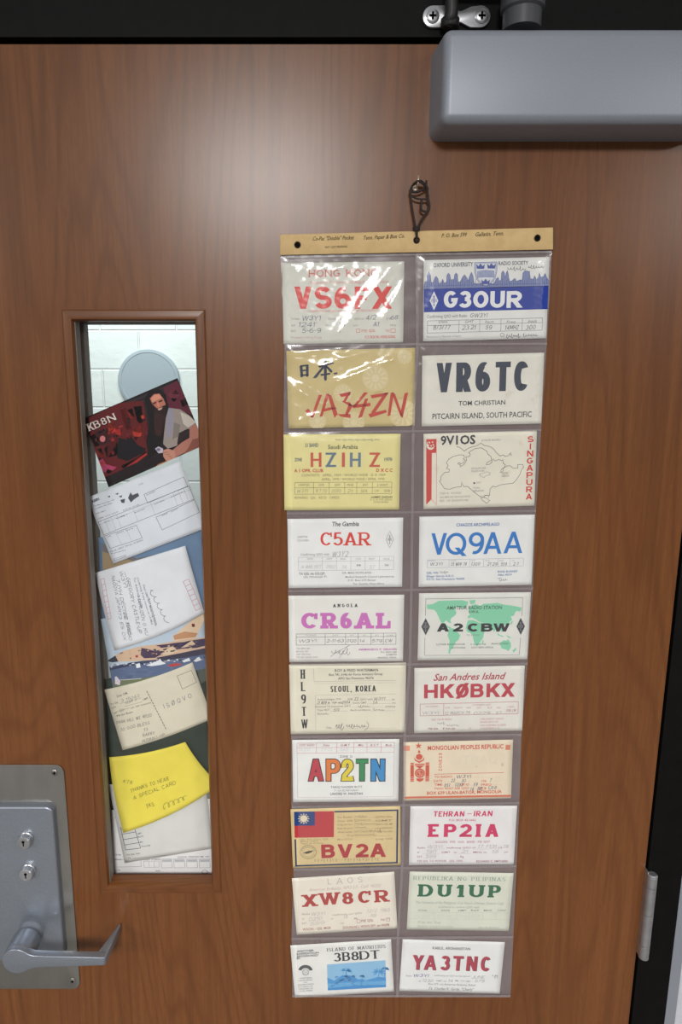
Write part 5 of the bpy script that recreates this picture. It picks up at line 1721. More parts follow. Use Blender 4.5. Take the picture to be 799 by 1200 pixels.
for pts in ([(282, 252), (296, 220), (306, 236), (336, 224), (344, 240), (312, 262), (298, 276)], [(230, 244), (250, 236), (246, 250)], [(240, 262), (266, 256), (262, 280), (246, 278)], [(168, 244), (184, 238), (182, 250)], [(210, 230), (230, 222), (226, 234)]):
    c.poly(pts, (84, 86, 94), 'emblem', 2)
c.TL('CLUB', (342, 182), (366, 174), 7, (140, 142, 148), .01)
c.done()

c = wsheet('sticky_note', 'square yellow sticky note with curled lower edge and pen writing', 'sticky note', C_, [(138, 573), (462, 508), (608, 690), (200, 890)], 0.0270, (238, 222, 84), edges=(-.0038, -.003, -.0062, -.0030), bend=lambda u, v: 0.0025 * max(0.0, (-v - .01) / .04) ** 2)
for s, A, B in (('KT9,', (196, 680), (240, 690)), ('THANKS TO HEAR', (230, 724), (396, 668)), ('A SPECIAL CARD', (242, 754), (426, 686))):
    c.handL(s, A, B, 17, (112, 104, 52), .11)
c.handL('TKS', (298, 790), (334, 776), 18, (112, 104, 52), .11)
pts = [(368 + 98 * f + 8 * math.cos(f * 30), 782 - 40 * f + 12 * math.sin(f * 30) * (1 - .4 * f)) for f in [k / 50 for k in range(51)]]
c.line(pts, 2.2, (134, 126, 66), 'handwriting', 3)
c.done()

c = wsheet('photo_card', 'dark red photo card lettered KB8N showing a bearded man in a pale shirt', 'photo', K_, [(12, 306), (622, 44), (798, 476), (178, 750)], 0.0262, (34, 20, 24), gloss=.28)
for pts, col in (([(50, 300), (250, 205), (400, 190), (440, 400), (430, 520), (260, 640), (140, 690), (60, 420)], (98, 24, 26)),
                 ([(530, 110), (620, 60), (700, 200), (730, 290), (660, 260), (570, 240)], (96, 34, 52)),
                 ([(556, 150), (600, 110), (640, 150), (600, 200)], (126, 52, 66)), ([(640, 190), (676, 176), (694, 214), (654, 232)], (150, 58, 60)),
                 ([(150, 410), (212, 340), (230, 386), (180, 420)], (214, 56, 40)), ([(300, 250), (330, 240), (346, 300), (316, 312)], (206, 60, 44)),
                 ([(340, 230), (390, 224), (400, 330), (366, 340)], (176, 44, 38)), ([(60, 420), (110, 390), (140, 470), (90, 490)], (196, 46, 40)),
                 ([(170, 330), (204, 316), (222, 360), (180, 396)], (208, 66, 44)), ([(330, 390), (384, 350), (396, 400), (350, 450)], (196, 60, 40)),
                 ([(220, 380), (262, 366), (272, 402), (226, 430)], (186, 44, 40)), ([(404, 420), (430, 396), (444, 430), (412, 448)], (184, 60, 46)),
                 ([(150, 500), (200, 440), (236, 430), (236, 540), (170, 560)], (222, 62, 46)), ([(100, 510), (130, 496), (146, 550), (112, 560)], (214, 58, 44)),
                 ([(112, 580), (140, 566), (160, 600), (230, 620), (180, 664), (130, 640)], (188, 70, 110)), ([(260, 610), (370, 556), (420, 512), (426, 540), (360, 590), (270, 628)], (164, 44, 42)),
                 ([(290, 400), (320, 394), (330, 430), (296, 440)], (120, 34, 36)), ([(250, 250), (290, 240), (300, 290), (330, 376), (290, 380)], (150, 36, 34)),
                 ([(420, 340), (450, 330), (460, 400), (440, 420)], (70, 22, 24))):
    c.poly(pts, col, 'picture', 1)
c.poly([(88, 392), (150, 372), (196, 456), (146, 480), (110, 470)], (64, 22, 28), 'picture', 2)
c.ell(139, 437, 18, 20, (224, 130, 130), 'picture', 3)
c.poly([(240, 430), (290, 440), (330, 430), (370, 480), (420, 500), (400, 530), (300, 580), (232, 560)], (22, 16, 22), 'picture', 2)
for k in range(40):
    x, y = random.uniform(70, 420), random.uniform(260, 600)
    if y > 300 + (240 - x) * .2 and not (235 < x < 420 and y > 430):
        w, h = random.uniform(8, 24), random.uniform(6, 22)
        c.poly([(x, y), (x + w, y - w * .4), (x + w + h * .3, y + h - w * .4), (x + h * .3, y + h)], random.choice(((160, 44, 38), (112, 26, 28), (56, 16, 20), (190, 66, 48), (44, 14, 18))), 'picture', 2)
# the man: shirt, arm, hand with cup, face, beard and hair
c.poly([(410, 180), (440, 130), (500, 112), (548, 150), (560, 220), (548, 300), (530, 420), (500, 520), (440, 560), (420, 460), (440, 320), (424, 240)], (24, 16, 18), 'picture', 3)
c.poly([(566, 236), (640, 246), (700, 286), (744, 330), (700, 370), (640, 400), (620, 480), (560, 500), (530, 470), (536, 400), (548, 300)], (158, 146, 138), 'picture', 4)
c.poly([(640, 262), (700, 290), (742, 330), (690, 364), (660, 340)], (206, 196, 186), 'picture', 5)
c.poly([(566, 236), (590, 244), (600, 330), (580, 420), (548, 440), (550, 310)], (150, 146, 160), 'picture', 5)
c.poly([(600, 330), (640, 346), (630, 420), (590, 440)], (132, 122, 116), 'picture', 5)
c.poly([(630, 400), (690, 370), (700, 410), (620, 470)], (48, 34, 34), 'picture', 5)
c.poly([(700, 366), (742, 332), (762, 380), (766, 470), (720, 500), (640, 540), (600, 560), (590, 510), (650, 460), (700, 430)], (182, 122, 106), 'picture', 6)
c.poly([(720, 440), (764, 430), (764, 494), (660, 536), (690, 500)], (142, 84, 70), 'picture', 7)
c.poly([(530, 510), (560, 500), (604, 514), (610, 556), (576, 586), (548, 578), (530, 548)], (198, 140, 120), 'picture', 7)
for k in range(4):
    c.line([(534 + k * 13, 528 + k * 9), (562 + k * 10, 520 + k * 14)], 3, (140, 86, 74), 'picture', 8)
c.poly([(478, 500), (500, 486), (530, 500), (528, 526), (500, 530)], (198, 190, 206), 'picture', 7)
c.ell(500, 506, 13, 10, (120, 110, 130), 'picture', 8)
c.poly([(500, 598), (640, 546), (764, 488), (764, 502), (560, 600), (470, 626)], (176, 112, 62), 'picture', 5)
c.poly([(444, 176), (470, 148), (506, 144), (532, 178), (546, 210), (536, 250), (512, 262), (486, 236), (462, 214)], (190, 118, 98), 'picture', 5)
c.poly([(452, 176), (474, 152), (506, 150), (520, 172), (488, 188), (462, 200)], (222, 150, 126), 'picture', 6)
c.poly([(462, 206), (484, 196), (486, 204), (466, 216)], (60, 32, 30), 'picture', 7)
c.poly([(500, 192), (526, 184), (528, 192), (504, 202)], (60, 32, 30), 'picture', 7)
c.poly([(488, 202), (500, 200), (508, 226), (494, 230)], (216, 140, 116), 'picture', 7)
c.poly([(476, 236), (500, 240), (536, 220), (548, 224), (546, 290), (536, 360), (520, 420), (490, 420), (470, 360), (468, 290)], (46, 26, 26), 'picture', 6)
c.poly([(494, 244), (526, 232), (520, 246), (502, 254)], (214, 170, 150), 'picture', 7)
for k in range(7):
    c.line([(478 + k * 9, 270 + k * 2), (474 + k * 8, 340), (482 + k * 5, 410)], 2.4, (74, 42, 38), 'picture', 7)
for s, A, B, h in (('K', (52, 388), (90, 374), 48), ('B', (92, 372), (132, 354), 46), ('8', (140, 350), (172, 336), 44), ('N', (182, 334), (232, 310), 44)):
    c.SL(s, (A[0] + 3, A[1] + 3), (B[0] + 3, B[1] + 3), h, (30, 14, 16), 'call_sign_lettering', 8, t=.22, tb=.11, serif=.08 if s != '8' else 0, st=.09)
    c.SL(s, A, B, h, (226, 214, 206), 'call_sign_lettering', 9, t=.20, tb=.10, serif=.08 if s != '8' else 0, st=.08)
c.done()
# ------------------------------------------------------------------ pocket sheet of clear film
LE = [(298, 328.5), (340, 330), (405, 333.5), (505, 332), (600, 336), (690, 337.5), (780, 340), (862, 341), (945, 341.5), (1018, 344), (1098, 341.5), (1169, 342.5)]
RE = [(292, 646.5), (340, 644.5), (400, 641), (505, 634), (600, 628), (690, 624.5), (780, 618), (860, 611), (942, 608.5), (1018, 605), (1098, 601.5), (1168, 598)]


def edge_x(E, y):
    for (y0, x0), (y1, x1) in zip(E, E[1:]):
        if y <= y1 or (y1, x1) == E[-1]:
            return x0 + (x1 - x0) * (y - y0) / (y1 - y0)


ROW_L = [301, 404, 507, 602, 693, 779, 864, 946, 1019, 1100, 1167.5]     # seam heights at the left edge
ROW_R = [295, 403, 504, 599, 690, 778, 861, 941, 1015, 1098, 1167.5]     # and at the right edge
MID = [(298, 488), (400, 489), (505, 484), (600, 483), (690, 482), (780, 480), (862, 474), (945, 473), (1018, 471), (1098, 466), (1169, 465.5)]

hold = tag(empty('pocket_sheet', at(488, 270, -0.001)), 'long hanging sheet of clear plastic pockets under a tan cardboard strip', 'pocket sheet')
HO = local(hold)


def add_quadgrid(bm, tl, tr, br, bl, nx, ny, fn):
    rows = []
    for j in range(ny + 1):
        row = []
        for i in range(nx + 1):
            a, b = i / nx, j / ny
            px = (tl[0] * (1 - a) + tr[0] * a) * (1 - b) + (bl[0] * (1 - a) + br[0] * a) * b
            py = (tl[1] * (1 - a) + tr[1] * a) * (1 - b) + (bl[1] * (1 - a) + br[1] * a) * b
            w = fn(px, py, a, b)
            row.append(bm.verts.new(w - HO))
        rows.append(row)
    for j in range(ny):
        for i in range(nx):
            bm.faces.new((rows[j][i], rows[j + 1][i], rows[j + 1][i + 1], rows[j][i + 1]))


rb = random.Random(3)
# back film, one sheet from the strip to the bottom edge
bm = bmesh.new()
rows = []
ys = [297 + k * (1168 - 297) / 110 for k in range(111)]
for y in ys:
    xl, xr = edge_x(LE, y), edge_x(RE, y)
    row = []
    for i in range(25):
        f = i / 24
        yy = y - (5 * (1 - (y - 297) / 871)) * f
        n = 0.0005 * math.sin(y * .21 + i * .9) + 0.0004 * math.sin(y * .07 - i * 1.7)
        row.append(bm.verts.new(at(xl + (xr - xl) * f, yy, -0.0016 + n) - HO))
    rows.append(row)
for a, b in zip(rows, rows[1:]):
    for i in range(24):
        bm.faces.new((a[i], b[i], b[i + 1], a[i + 1]))
bm_obj('backing_film', bm, FILM_BACK, hold, smooth=True)

# creases: (x0, y0, x1, y1, width, height) in photo pixels and metres
CREASE = {
    (0, 0): [(470, 302, 396, 394, 14, .0024), (484, 318, 448, 376, 9, .0016), (352, 318, 330, 350, 8, .0012), (424, 303, 392, 318, 7, .0010), (366, 306, 340, 312, 7, .0011), (480, 305, 425, 372, 4, .0009), (425, 300, 415, 330, 3, .0007), (336, 302, 352, 330, 4, .0008), (350, 300, 372, 345, 3, .0006), (330, 360, 345, 330, 3, .0006), (392, 302, 376, 316, 3, .0007), (446, 308, 402, 344, 2.5, .0006), (480, 330, 474, 390, 3, .0007), (372, 300, 362, 318, 2.5, .0006)],
    (0, 1): [(497, 300, 490, 350, 3, .0007), (604, 300, 598, 308, 3, .0006), (540, 300, 530, 310, 3, .0005), (491, 340, 489, 396, 2.5, .0007), (632, 298, 628, 312, 2.5, .0005)],
    (1, 0): [(334, 452, 380, 476, 12, .0030), (396, 448, 456, 424, 8, .0018), (384, 428, 432, 412, 8, .0018), (344, 414, 404, 408, 7, .0016), (340, 498, 380, 484, 7, .0014), (338, 446, 374, 474, 4, .0014), (336, 470, 356, 484, 3, .0010), (396, 448, 454, 424, 3.5, .0011), (345, 420, 400, 436, 4, .0011), (372, 408, 420, 424, 3.5, .0010), (440, 410, 432, 426, 3, .0009), (476, 420, 470, 448, 4, .0010), (348, 500, 400, 488, 3, .0009), (340, 412, 352, 432, 3, .0009), (404, 480, 440, 462, 3, .0007), (486, 412, 484, 470, 3, .0010)],
    (1, 1): [(492, 430, 489, 480, 2.5, .0009), (497, 410, 491, 440, 2.5, .0008)],
    (2, 0): [(336, 512, 400, 508, 2.5, .0006)],
}
for r in range(10):
    for k in (0, 1):
        def xm(y):
            return edge_x(MID, y)
        def edge_y(row, f):
            return ROW_L[row] + (ROW_R[row] - ROW_L[row]) * f
        if k == 0:
            f0, f1 = 0.0, .5
            tl = (edge_x(LE, ROW_L[r]), edge_y(r, 0)); tr = (xm(edge_y(r, .5)), edge_y(r, .5))
            br = (xm(edge_y(r + 1, .5)), edge_y(r + 1, .5)); bl = (edge_x(LE, ROW_L[r + 1]), edge_y(r + 1, 0))
        else:
            tl = (xm(edge_y(r, .5)), edge_y(r, .5)); tr = (edge_x(RE, ROW_R[r]), edge_y(r, 1))
            br = (edge_x(RE, ROW_R[r + 1]), edge_y(r + 1, 1)); bl = (xm(edge_y(r + 1, .5)), edge_y(r + 1, .5))
        amp = (1.0, .9, .35, .22)[min(r, 3)]
        cr = list(CREASE.get((r, k), []))
        for _ in range(5 if r > 1 else 9):
            x0, y0 = rb.uniform(tl[0], tr[0]), rb.uniform(tl[1], bl[1])
            a = rb.uniform(0, math.pi)
            ln = rb.uniform(12, 50)
            cr.append((x0, y0, x0 + ln * math.cos(a), y0 + ln * math.sin(a), rb.uniform(2.5, 6), rb.uniform(.1, .4) * .001 * (amp if r > 1 else .8)))
        ph = rb.uniform(0, 6)

        def fn(px, py, a, b, cr=cr, ph=ph, amp=amp):
            n = 0.0
            for x0, y0, x1, y1, w, h in cr:
                dx, dy = x1 - x0, y1 - y0
                L2 = dx * dx + dy * dy
                t = ((px - x0) * dx + (py - y0) * dy) / L2
                tc = min(1, max(0, t))
                ex, ey = px - x0 - dx * tc, py - y0 - dy * tc
                q = (ex * ex + ey * ey) / (w * w)
                if w >= 7:                                  # a flat facet above the fold, a quick fall below it
                    ln = math.sqrt(L2)
                    sd = (dx * (py - y0) - dy * (px - x0)) / ln
                    if dx < 0:
                        sd = -sd
                    off = max(0.0, -t, t - 1) * ln
                    k_ = max(0.0, 1 + sd / w) if sd < 0 else max(0.0, 1 - sd / (w * .35))
                    n += h * k_ * max(0.0, 1 - off / 8) * (1 + .10 * math.sin(t * 17 + ph) + .05 * math.sin(t * 41 + sd))
                elif q < 9:
                    n += h * math.exp(-q) * (.6 + .4 * math.sin(t * 9 + ph))
            n += amp * .00012 * math.sin(px * .5 + py * .23 + ph) + amp * .00008 * math.sin(py * .8 - px * .31)
            e = min(a, 1 - a, b, 1 - b) * 8
            e = min(1, e)
            return at(px, py, -0.0026 - 0.0016 * e - n * (.35 + .65 * e))
        bm = bmesh.new()
        add_quadgrid(bm, tl, tr, br, bl, 56, 40, fn)
        bm_obj('pocket', bm, FILM_FRONT, hold, smooth=True)

# welded seams
for r in range(0, 11):
    bm = bmesh.new()
    yl, yr = ROW_L[r], ROW_R[r]
    h = 1.3
    add_quadgrid(bm, (edge_x(LE, yl), yl - h), (edge_x(RE, yr), yr - h), (edge_x(RE, yr), yr + h), (edge_x(LE, yl), yl + h), 40, 1,
                 lambda px, py, a, b: at(px, py, -0.0050 + 0.0004 * math.sin(px * .4)))
    bm_obj('welded_seam', bm, FILM_SEAM, hold)
bm = bmesh.new()
pr = None
for y in [298 + k * 10 for k in range(88)]:
    y = min(y, 1168)
    x = edge_x(MID, y)
    cur = [bm.verts.new(at(x + s * 1.6, y, -0.0051 + .0005 * math.sin(y * .3)) - HO) for s in (-1, 1)]
    if pr:
        bm.faces.new((pr[0], cur[0], cur[1], pr[1]))
    pr = cur
bm_obj('welded_seam', bm, FILM_SEAM, hold)

# cardboard strip with eyelets and lettering
ST = [(328, 275), (648, 266.5), (648, 292.5), (328, 299)]
bm = bmesh.new()
v0 = [bm.verts.new(at(x, y, -0.0066) - HO) for x, y in ST]
v1 = [bm.verts.new(at(x, y, -0.0009) - HO) for x, y in ST]
bm.faces.new(v0)
bm.faces.new(v1)
for i in range(4):
    bm.faces.new((v0[i], v0[(i + 1) % 4], v1[(i + 1) % 4], v1[i]))
bmesh.ops.recalc_face_normals(bm, faces=bm.faces)
bevel_all(bm, .0008, 2)
strip = bm_obj('cardboard_strip', bm, CARDBOARD, hold, angle=40)
for x, y in ((348.5, 287), (488, 281.5), (629.5, 279)):
    q = at(x, y, -0.0066) - HO
    bm = bmesh.new()
    add_lathe(bm, q, [(.0036, 0.0002), (.0036, -.0006), (.0031, -.0009), (.0026, -.0006), (.0024, 0.0001)], 24)
    ey = bm_obj('eyelet', bm, plain('dark_brass', (64, 50, 36), .4, .6), strip, smooth=False, angle=30)
    bm = bmesh.new()
    add_lathe(bm, q, [(.0025, -.0001), (.0025, -.00035)], 20)
    bm_obj('eyelet_hole', bm, BLACK_HOLE, ey)


class StripInk(Sheet):
    def __init__(self):
        self.c0, self.s, self.dist = (0, 0), 1.0, -0.0067
        w = [at(x, y, self.dist) for x, y in ST]
        self.cen = sum(w, Vector()) / 4
        ax = w[1] - w[0]
        an = math.atan2(ax.z, ax.x)
        self.ex, self.ey = Vector((math.cos(an), 0, math.sin(an))), Vector((-math.sin(an), 0, math.cos(an)))
        self.bend = lambda u, v: 0
        self.layers, self.q = {}, None
        self.mx = self.my = .93 * .001
        self.o = strip


si = StripInk()
for s, A, B, h, sh in (('Co-Pac "Double" Pocket', (366.5, 282), (415, 280.5), 4.2, .35), ('Tenn. Paper & Box Co.', (426, 281), (474, 278.5), 4.2, .35), ('PAT. NOT PENDING', (381, 291), (407, 290), 2.2, 0), ('P. O. Box 599', (517, 278.5), (547, 277), 4.2, .35), ('Gallatin, Tenn.', (557, 277), (590, 275.5), 4.2, .35)):
    si.TL(s, A, B, h * 1.02, (92, 82, 56), .012, sh, 'strip_lettering', 1)
si.done(lambda v: tuple(si.cen + si.ex * v[0] + si.ey * v[1] + Vector((0, -v[2] - .00005, 0)) - HO))

# cord loop and the pin it hangs on
hook = tag(empty('wall_pin', at(490, 218, 0)), 'small pale metal pin in the door, holding the dark cord', 'pin')
KO = local(hook)
bm = bmesh.new()
add_tube(bm, [at(489.5, 219, .004) - KO, at(489.5, 218.5, -.010) - KO, at(489.8, 214, -.0125) - KO, at(490.4, 205.5, -.0125) - KO], .0010, 8)
bm_obj('pin_hook', bm, plain('pale_metal', (196, 180, 156), .35, .5), hook, smooth=True)
bm = bmesh.new()
add_lathe(bm, at(486.5, 221, 0) - KO, [(.003, 0), (.003, -.001), (.0022, -.0016)], 16)
bm_obj('pin_base', bm, plain('pale_metal', (196, 180, 156), .35, .5), hook, smooth=False, angle=30)

cord = tag(empty('hanging_cord', at(488, 272, -0.008)), 'dark knotted cord loop hanging the pocket sheet from the pin', 'cord')
CO = local(cord)


def cpath(pts, dz=-.008):
    return smooth_path([at(450 + x / 9.99, 195 + y / 9.99, dz if len(q) == 0 else q[0]) - CO for x, y, *q in pts], 6)


for nm, pts, r in (('cord_loop', [(385, 880, -.0074), (378, 800, -.009), (368, 720, -.009), (340, 560), (318, 420), (308, 300), (330, 230), (400, 180, -.0115), (460, 210, -.0115), (500, 270), (510, 360), (525, 450), (505, 525), (440, 620), (392, 720, -.009), (384, 800, -.0095), (390, 880, -.0074)], .00115),
                   ('cord_wrap', [(300, 270), (330, 298), (400, 295), (470, 262), (492, 230), (495, 165)], .00115),
                   ('cord_wrap', [(330, 240), (300, 290), (310, 330), (326, 350), (380, 375), (440, 385), (500, 385), (520, 420), (515, 340), (500, 300)], .0010),
                   ('cord_wrap', [(505, 340), (525, 420), (530, 480), (500, 525), (455, 522), (430, 490), (435, 430), (438, 395)], .0012),
                   ('cord_wrap', [(340, 215), (380, 180, -.0122), (430, 172, -.0122), (470, 205), (505, 250), (505, 300)], .00125),
                   ('cord_knot', [(340, 742), (370, 728, -.0105), (405, 735, -.0105), (408, 716), (372, 714, -.0075), (345, 725), (372, 742, -.0105), (410, 746)], .0012)):
    bm = bmesh.new()
    add_tube(bm, cpath(pts), r, 8)
    bm_obj(nm, bm, THREAD, cord, smooth=True)
bm = bmesh.new()
add_lathe(bm, at(488.3, 282, -.0066) - CO, [(.0022, 0), (.0026, -.001), (.002, -.0022), (.0008, -.0027)], 14)
bm_obj('cord_knot', bm, THREAD, cord, smooth=True)

# ------------------------------------------------------------------ door closer
cl = tag(empty('door_closer', (0.28, 0, at(600, 166).z)), 'silver box-shaped door closer at the top of the door', 'door closer')
LO = local(cl)
P_ = 0.050
zb, zt = at(600, 166, 0).z, at(600, 31.5, -P_).z
x0b, x0f = at(502.5, 150, 0).x, at(519.5, 100, -P_).x
bm = bmesh.new()
x1 = 0.418
base = [(x0b, 0, zb), (x1, 0, zb), (x1, 0, zt + .001), (x0b, 0, zt + .001)]
frnt = [(x0f, -P_, zb + .002), (x1 - .003, -P_, zb + .002), (x1 - .003, -P_, zt), (x0f, -P_, zt)]
a = [bm.verts.new(Vector(v) - LO) for v in base]
b = [bm.verts.new(Vector(v) - LO) for v in frnt]
bm.faces.new(a)
bm.faces.new(b)
for i in range(4):
    bm.faces.new((a[i], a[(i + 1) % 4], b[(i + 1) % 4], b[i]))
bmesh.ops.recalc_face_normals(bm, faces=bm.faces)
es = [e for e in bm.edges if not all(v in a for v in e.verts)]
bmesh.ops.bevel(bm, geom=es, offset=.0085, segments=5, profile=.5, affect='EDGES', clamp_overlap=True)
bm_obj('closer_cover', bm, CLOSER, cl, angle=50)

# spindle cap and arm above the cover, bracket on the frame head
bm = bmesh.new()
q = at(612, 14, -.026) - LO
add_lathe(bm, (q.x, q.y, at(612, 31, -.026).z - LO.z - .004), [(.019, 0), (.019, .016), (.0215, .018), (.0215, .034), (.017, .038)], 32, axis='z')
bm_obj('spindle_cap', bm, plain('dark_grey_paint', (74, 75, 78), .45, .2), cl, angle=35)
bm = bmesh.new()
zq = at(612, 14, -.026).z - LO.z
pts = [(q.x - .004, q.y - .012), (q.x - .004, q.y + .012), (at(533, 20, -.02).x - LO.x, -.012), (at(521, 20, -.02).x - LO.x, -.024)]
add_prism(bm, pts, 'z', zq + .024, zq + .032)
bmesh.ops.recalc_face_normals(bm, faces=bm.faces)
bevel_all(bm, .0015, 2)
bm_obj('closer_arm', bm, DARK_STEEL, cl, angle=40)
bm = bmesh.new()
e0 = at(527, 24, -.014) - LO
add_tube(bm, smooth_path([at(528.5, -22, -.018) - LO, at(529, 0, -.018) - LO, at(529, 14, -.017) - LO, at(527.5, 22, -.016) - LO, at(525, 27.5, -.013) - LO], 5), .0068, 14)
bm_obj('forearm_rod', bm, DARK_STEEL, cl, smooth=True)
bm = bmesh.new()
qz = at(527, 33, -.012) - LO
add_lathe(bm, (qz.x, qz.y, qz.z), [(.0085, 0), (.0095, .002), (.0095, .008), (.006, .011)], 24, axis='z')
bm_obj('arm_knuckle', bm, DARK_STEEL, cl, angle=35)
# bracket plate: two ears joined by a waist
bm = bmesh.new()
s1, s2 = at(506, 21.5, -.002), at(562, 21.5, -.002)
rr = .0102
out = []
for k in range(13):
    t = R(90 + 180 * k / 12)
    out.append((s1.x + rr * math.cos(t) - LO.x, s1.z + rr * math.sin(t) - LO.z))
out += [(s1.x + .012 - LO.x, s1.z - rr - LO.z), (s1.x + .020 - LO.x, s1.z - rr * .55 - LO.z), (s2.x - .020 - LO.x, s2.z - rr * .55 - LO.z), (s2.x - .010 - LO.x, s2.z - rr - LO.z)]
for k in range(13):
    t = R(-90 + 180 * k / 12)
    out.append((s2.x + rr * math.cos(t) - LO.x, s2.z + rr * math.sin(t) - LO.z))
out += [(s2.x - .010 - LO.x, s2.z + rr * .9 - LO.z), (s2.x - .020 - LO.x, s2.z + rr * .5 - LO.z), (s1.x + .020 - LO.x, s1.z + rr * .6 - LO.z), (s1.x + .012 - LO.x, s1.z + rr - LO.z)]
add_prism(bm, out, 'y', -.006, -.0022)
bmesh.ops.recalc_face_normals(bm, faces=bm.faces)
bevel_all(bm, .0007, 2, 50)
br = bm_obj('frame_bracket', bm, CHROME, cl, angle=40)


def screw(c, r, parent, mat, cross=True, h=.002):
    bm = bmesh.new()
    add_lathe(bm, c, [(r, 0), (r, -h * .5), (r * .8, -h * .9), (r * .4, -h)], 20)
    s = bm_obj('screw', bm, mat, parent, angle=50)
    bm = bmesh.new()
    w, l = r * .17, r * .55
    for dx, dz in ((w, l), (l, w)):
        add_box(bm, (c[0] - dx, c[1] - h * 1.04, c[2] - dz), (c[0] + dx, c[1] - h * .75, c[2] + dz))
    bm_obj('screw_recess', bm, BLACK_HOLE, s)


for s in (s1, s2):
    screw((s.x - LO.x + (.001 if s is s2 else 0), -.006, s.z - LO.z), .0068, br, CHROME)

# ------------------------------------------------------------------ lock with lever handle
lk = tag(empty('door_lock', (-0.383, 0, 0.90)), 'steel door lock plate with two keyholes and a lever handle', 'door lock')
QO = local(lk)
PX1, PX0 = -0.3105, -0.4585
PZ1, PZ0 = at(60, 895.5).z, at(85, 1157.5).z
bm = bmesh.new()
add_prism(bm, [(x - QO.x, z - QO.z) for x, z in rounded_rect(PX0, PZ0, PX1, PZ1, .011)], 'y', -.0022, 0.0)
bmesh.ops.recalc_face_normals(bm, faces=bm.faces)
bevel_all(bm, .0006, 2, 60)
plate = bm_obj('back_plate', bm, STEEL, lk, angle=40)
for x, y in ((64, 905.5), (85, 1149.5)):
    q = at(x, y, -.0022) - QO
    screw((q.x, q.y, q.z), .0042, plate, STEEL, h=.0014)
CX1, CZ1, CZ0, CY = at(66, 1000, -.012).x + .0005, at(40, 945, -.012).z, CAM_Z - .765, -.0135
CX0 = -0.4525
bm = bmesh.new()
add_prism(bm, [(x - QO.x, z - QO.z) for x, z in rounded_rect(CX0, CZ0, CX1, CZ1, .010)], 'y', CY, -.0022)
bmesh.ops.recalc_face_normals(bm, faces=bm.faces)
es = [e for e in bm.edges if all(abs(v.co.y - CY) < 1e-5 for v in e.verts)]
bmesh.ops.bevel(bm, geom=es, offset=.0032, segments=4, profile=.5, affect='EDGES')
bm_obj('lock_case', bm, LOCK_CASE, lk, angle=45)
for x, y in ((31.2, 982.5), (33.8, 1019.8)):
    q = at(x, y, CY) - QO
    bm = bmesh.new()
    add_lathe(bm, q, [(.0098, 0), (.0098, -.0022), (.0090, -.0028), (.0088, -.0098), (.0078, -.0110), (.0060, -.0112), (.0058, -.0106), (.0010, -.0106)], 32)
    cy = bm_obj('key_cylinder', bm, CHROME, lk, angle=35)
    bm = bmesh.new()
    add_prism(bm, [(q.x - .0006, q.z - .0036), (q.x + .0006, q.z - .0036), (q.x + .0008, q.z + .0006), (q.x + .0018, q.z + .0018), (q.x + .0018, q.z + .0034), (q.x, q.z + .0042), (q.x - .0018, q.z + .0034), (q.x - .0018, q.z + .0018), (q.x - .0008, q.z + .0006)], 'y', q.y - .0109, q.y - .0104)
    bm_obj('keyhole', bm, BLACK_HOLE, cy)
# lever: neck, groove, sleeve, hub, arm, return towards the door
LX, LZ = -0.3655, CAM_Z - 0.7195
LV = lk
def ring_y(prof, nm, mat, par=None, ang=35):
    bm = bmesh.new()
    add_lathe(bm, (LX - QO.x, 0, LZ - QO.z), prof, 40)
    return bm_obj(nm, bm, mat, par or lk, angle=ang)


lever = tag(ring_y([(.0172, -.0255), (.0180, -.0285), (.0184, -.050), (.0184, -.0540), (.0172, -.0560)], 'lever_handle', LOCK_CASE), None)
ring_y([(.0165, CY), (.0150, CY - .003), (.0132, CY - .006), (.0132, -.0245)], 'lever_neck', LOCK_CASE, lever)
ring_y([(.0128, -.0240), (.0128, -.0260)], 'neck_groove', BLACK_HOLE, lever)
EX, YF, YB = -0.2545, -.0604, -.0502
hub = [(LX + .0178 * math.cos(R(a)), LZ + .0178 * math.sin(R(a))) for a in range(50, 311, 13)]
low = [(LX + .0205, LZ - .0098), (LX + .032, LZ - .0086), (EX - .0005, LZ - .0056)]
upp = [(EX - .0005, LZ + .0058), (LX + .040, LZ + .0078), (LX + .0215, LZ + .0086), (LX + .0155, LZ + .0112)]
bm = bmesh.new()
add_prism(bm, [(x - QO.x, z - QO.z) for x, z in hub + low + upp], 'y', YF, YB)
bmesh.ops.recalc_face_normals(bm, faces=bm.faces)
es = [e for e in bm.edges if all(abs(v.co.y - YF) < 1e-5 for v in e.verts) or all(abs(v.co.y - YB) < 1e-5 for v in e.verts)]
bmesh.ops.bevel(bm, geom=es, offset=.0012, segments=3, profile=.5, affect='EDGES')
bm_obj('lever_arm', bm, LOCK_CASE, lever, angle=40)
bm = bmesh.new()
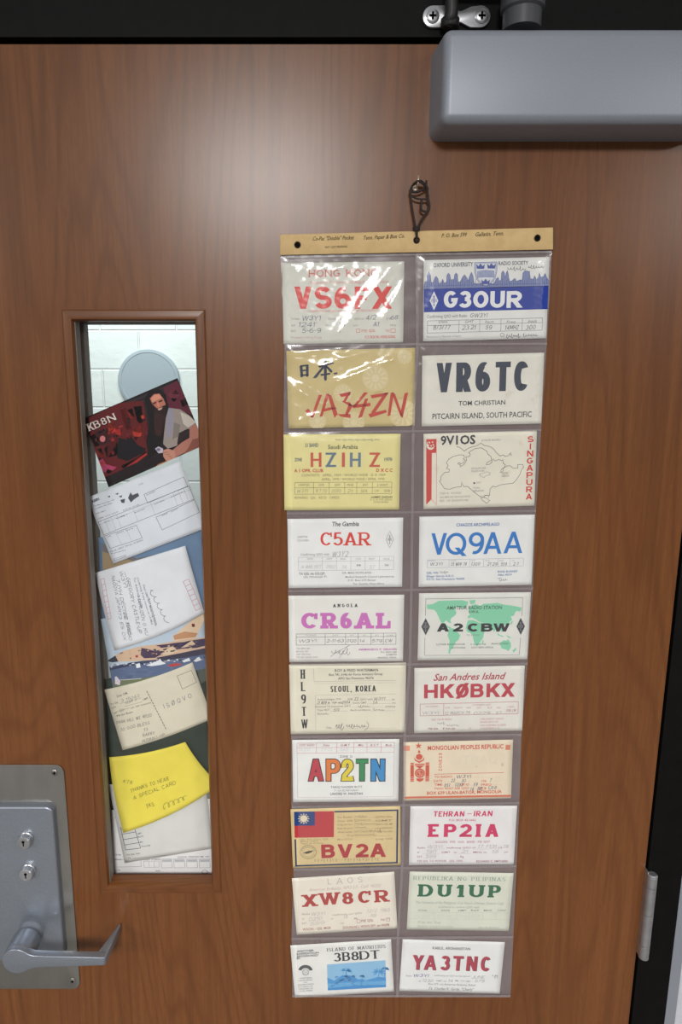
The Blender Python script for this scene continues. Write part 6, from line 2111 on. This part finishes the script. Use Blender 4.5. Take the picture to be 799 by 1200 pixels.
ret = [(EX - .0105, YB - .0005), (EX - .003, YF + .0012), (EX, YF + .0006), (EX + .0016, YF + .003), (EX + .0062, -.0080), (EX + .0056, -.0060), (EX + .0036, -.0060)]
vs = add_prism(bm, [(x - QO.x, y) for x, y in ret], 'z', LZ - .0054 - QO.z, LZ + .0056 - QO.z)
bmesh.ops.recalc_face_normals(bm, faces=bm.faces)
bevel_all(bm, .0007, 2, 30)
bm_obj('lever_return', bm, LOCK_CASE, lever, angle=40)

# ------------------------------------------------------------------ hinge
hg = tag(empty('hinge_fitting', (0.4516, 0, CAM_Z - 0.70)), 'silver barrel hinge on the right edge of the door', 'hinge')
GO = local(hg)
hx, hy = 0.4512, -0.0085
ztop, zbot = at(764, 1026, hy).z, at(755, 1122, hy).z
H = ztop - zbot
cuts = [0, .135, .46, .84, 1.0]
for i, (f0, f1) in enumerate(zip(cuts, cuts[1:])):
    bm = bmesh.new()
    z1, z0 = ztop - H * f0 - GO.z, ztop - H * f1 - GO.z
    r = .0064
    add_lathe(bm, (hx - GO.x, hy, 0), [(r * .97, z0 + .0003), (r, z0 + .0005), (r, z1 - .0005), (r * .97, z1 - .0003)], 28, axis='z')
    bm_obj('knuckle', bm, CHROME, hg, angle=40)
    if i:
        bm = bmesh.new()
        add_lathe(bm, (hx - GO.x, hy, 0), [(r * .93, z1 - .0006), (r * .93, z1 + .0006)], 24, axis='z')
        bm_obj('hinge_pin', bm, BLACK_HOLE, hg, angle=40)
bm = bmesh.new()
add_lathe(bm, (hx - GO.x, hy, 0), [(.0052, ztop - GO.z - .001), (.0064, ztop - GO.z), (.0064, ztop - GO.z + .0012), (.005, ztop - GO.z + .0026)], 28, axis='z')
bm_obj('pin_cap', bm, CHROME, hg, angle=40)
for nm, xa, xb, y0, y1 in (('hinge_leaf', DOOR_R + .0002, DOOR_R + .0013, -.0075, .03), ('hinge_leaf', FR_IN_R - .0013, FR_IN_R - .0002, -.0075, .03)):
    bm = bmesh.new()
    add_box(bm, (xa - GO.x, y0, zbot - GO.z + .001), (xb - GO.x, y1, ztop - GO.z + (.004 if xa < .447 else -.001)))
    bm_obj(nm, bm, CHROME, hg)
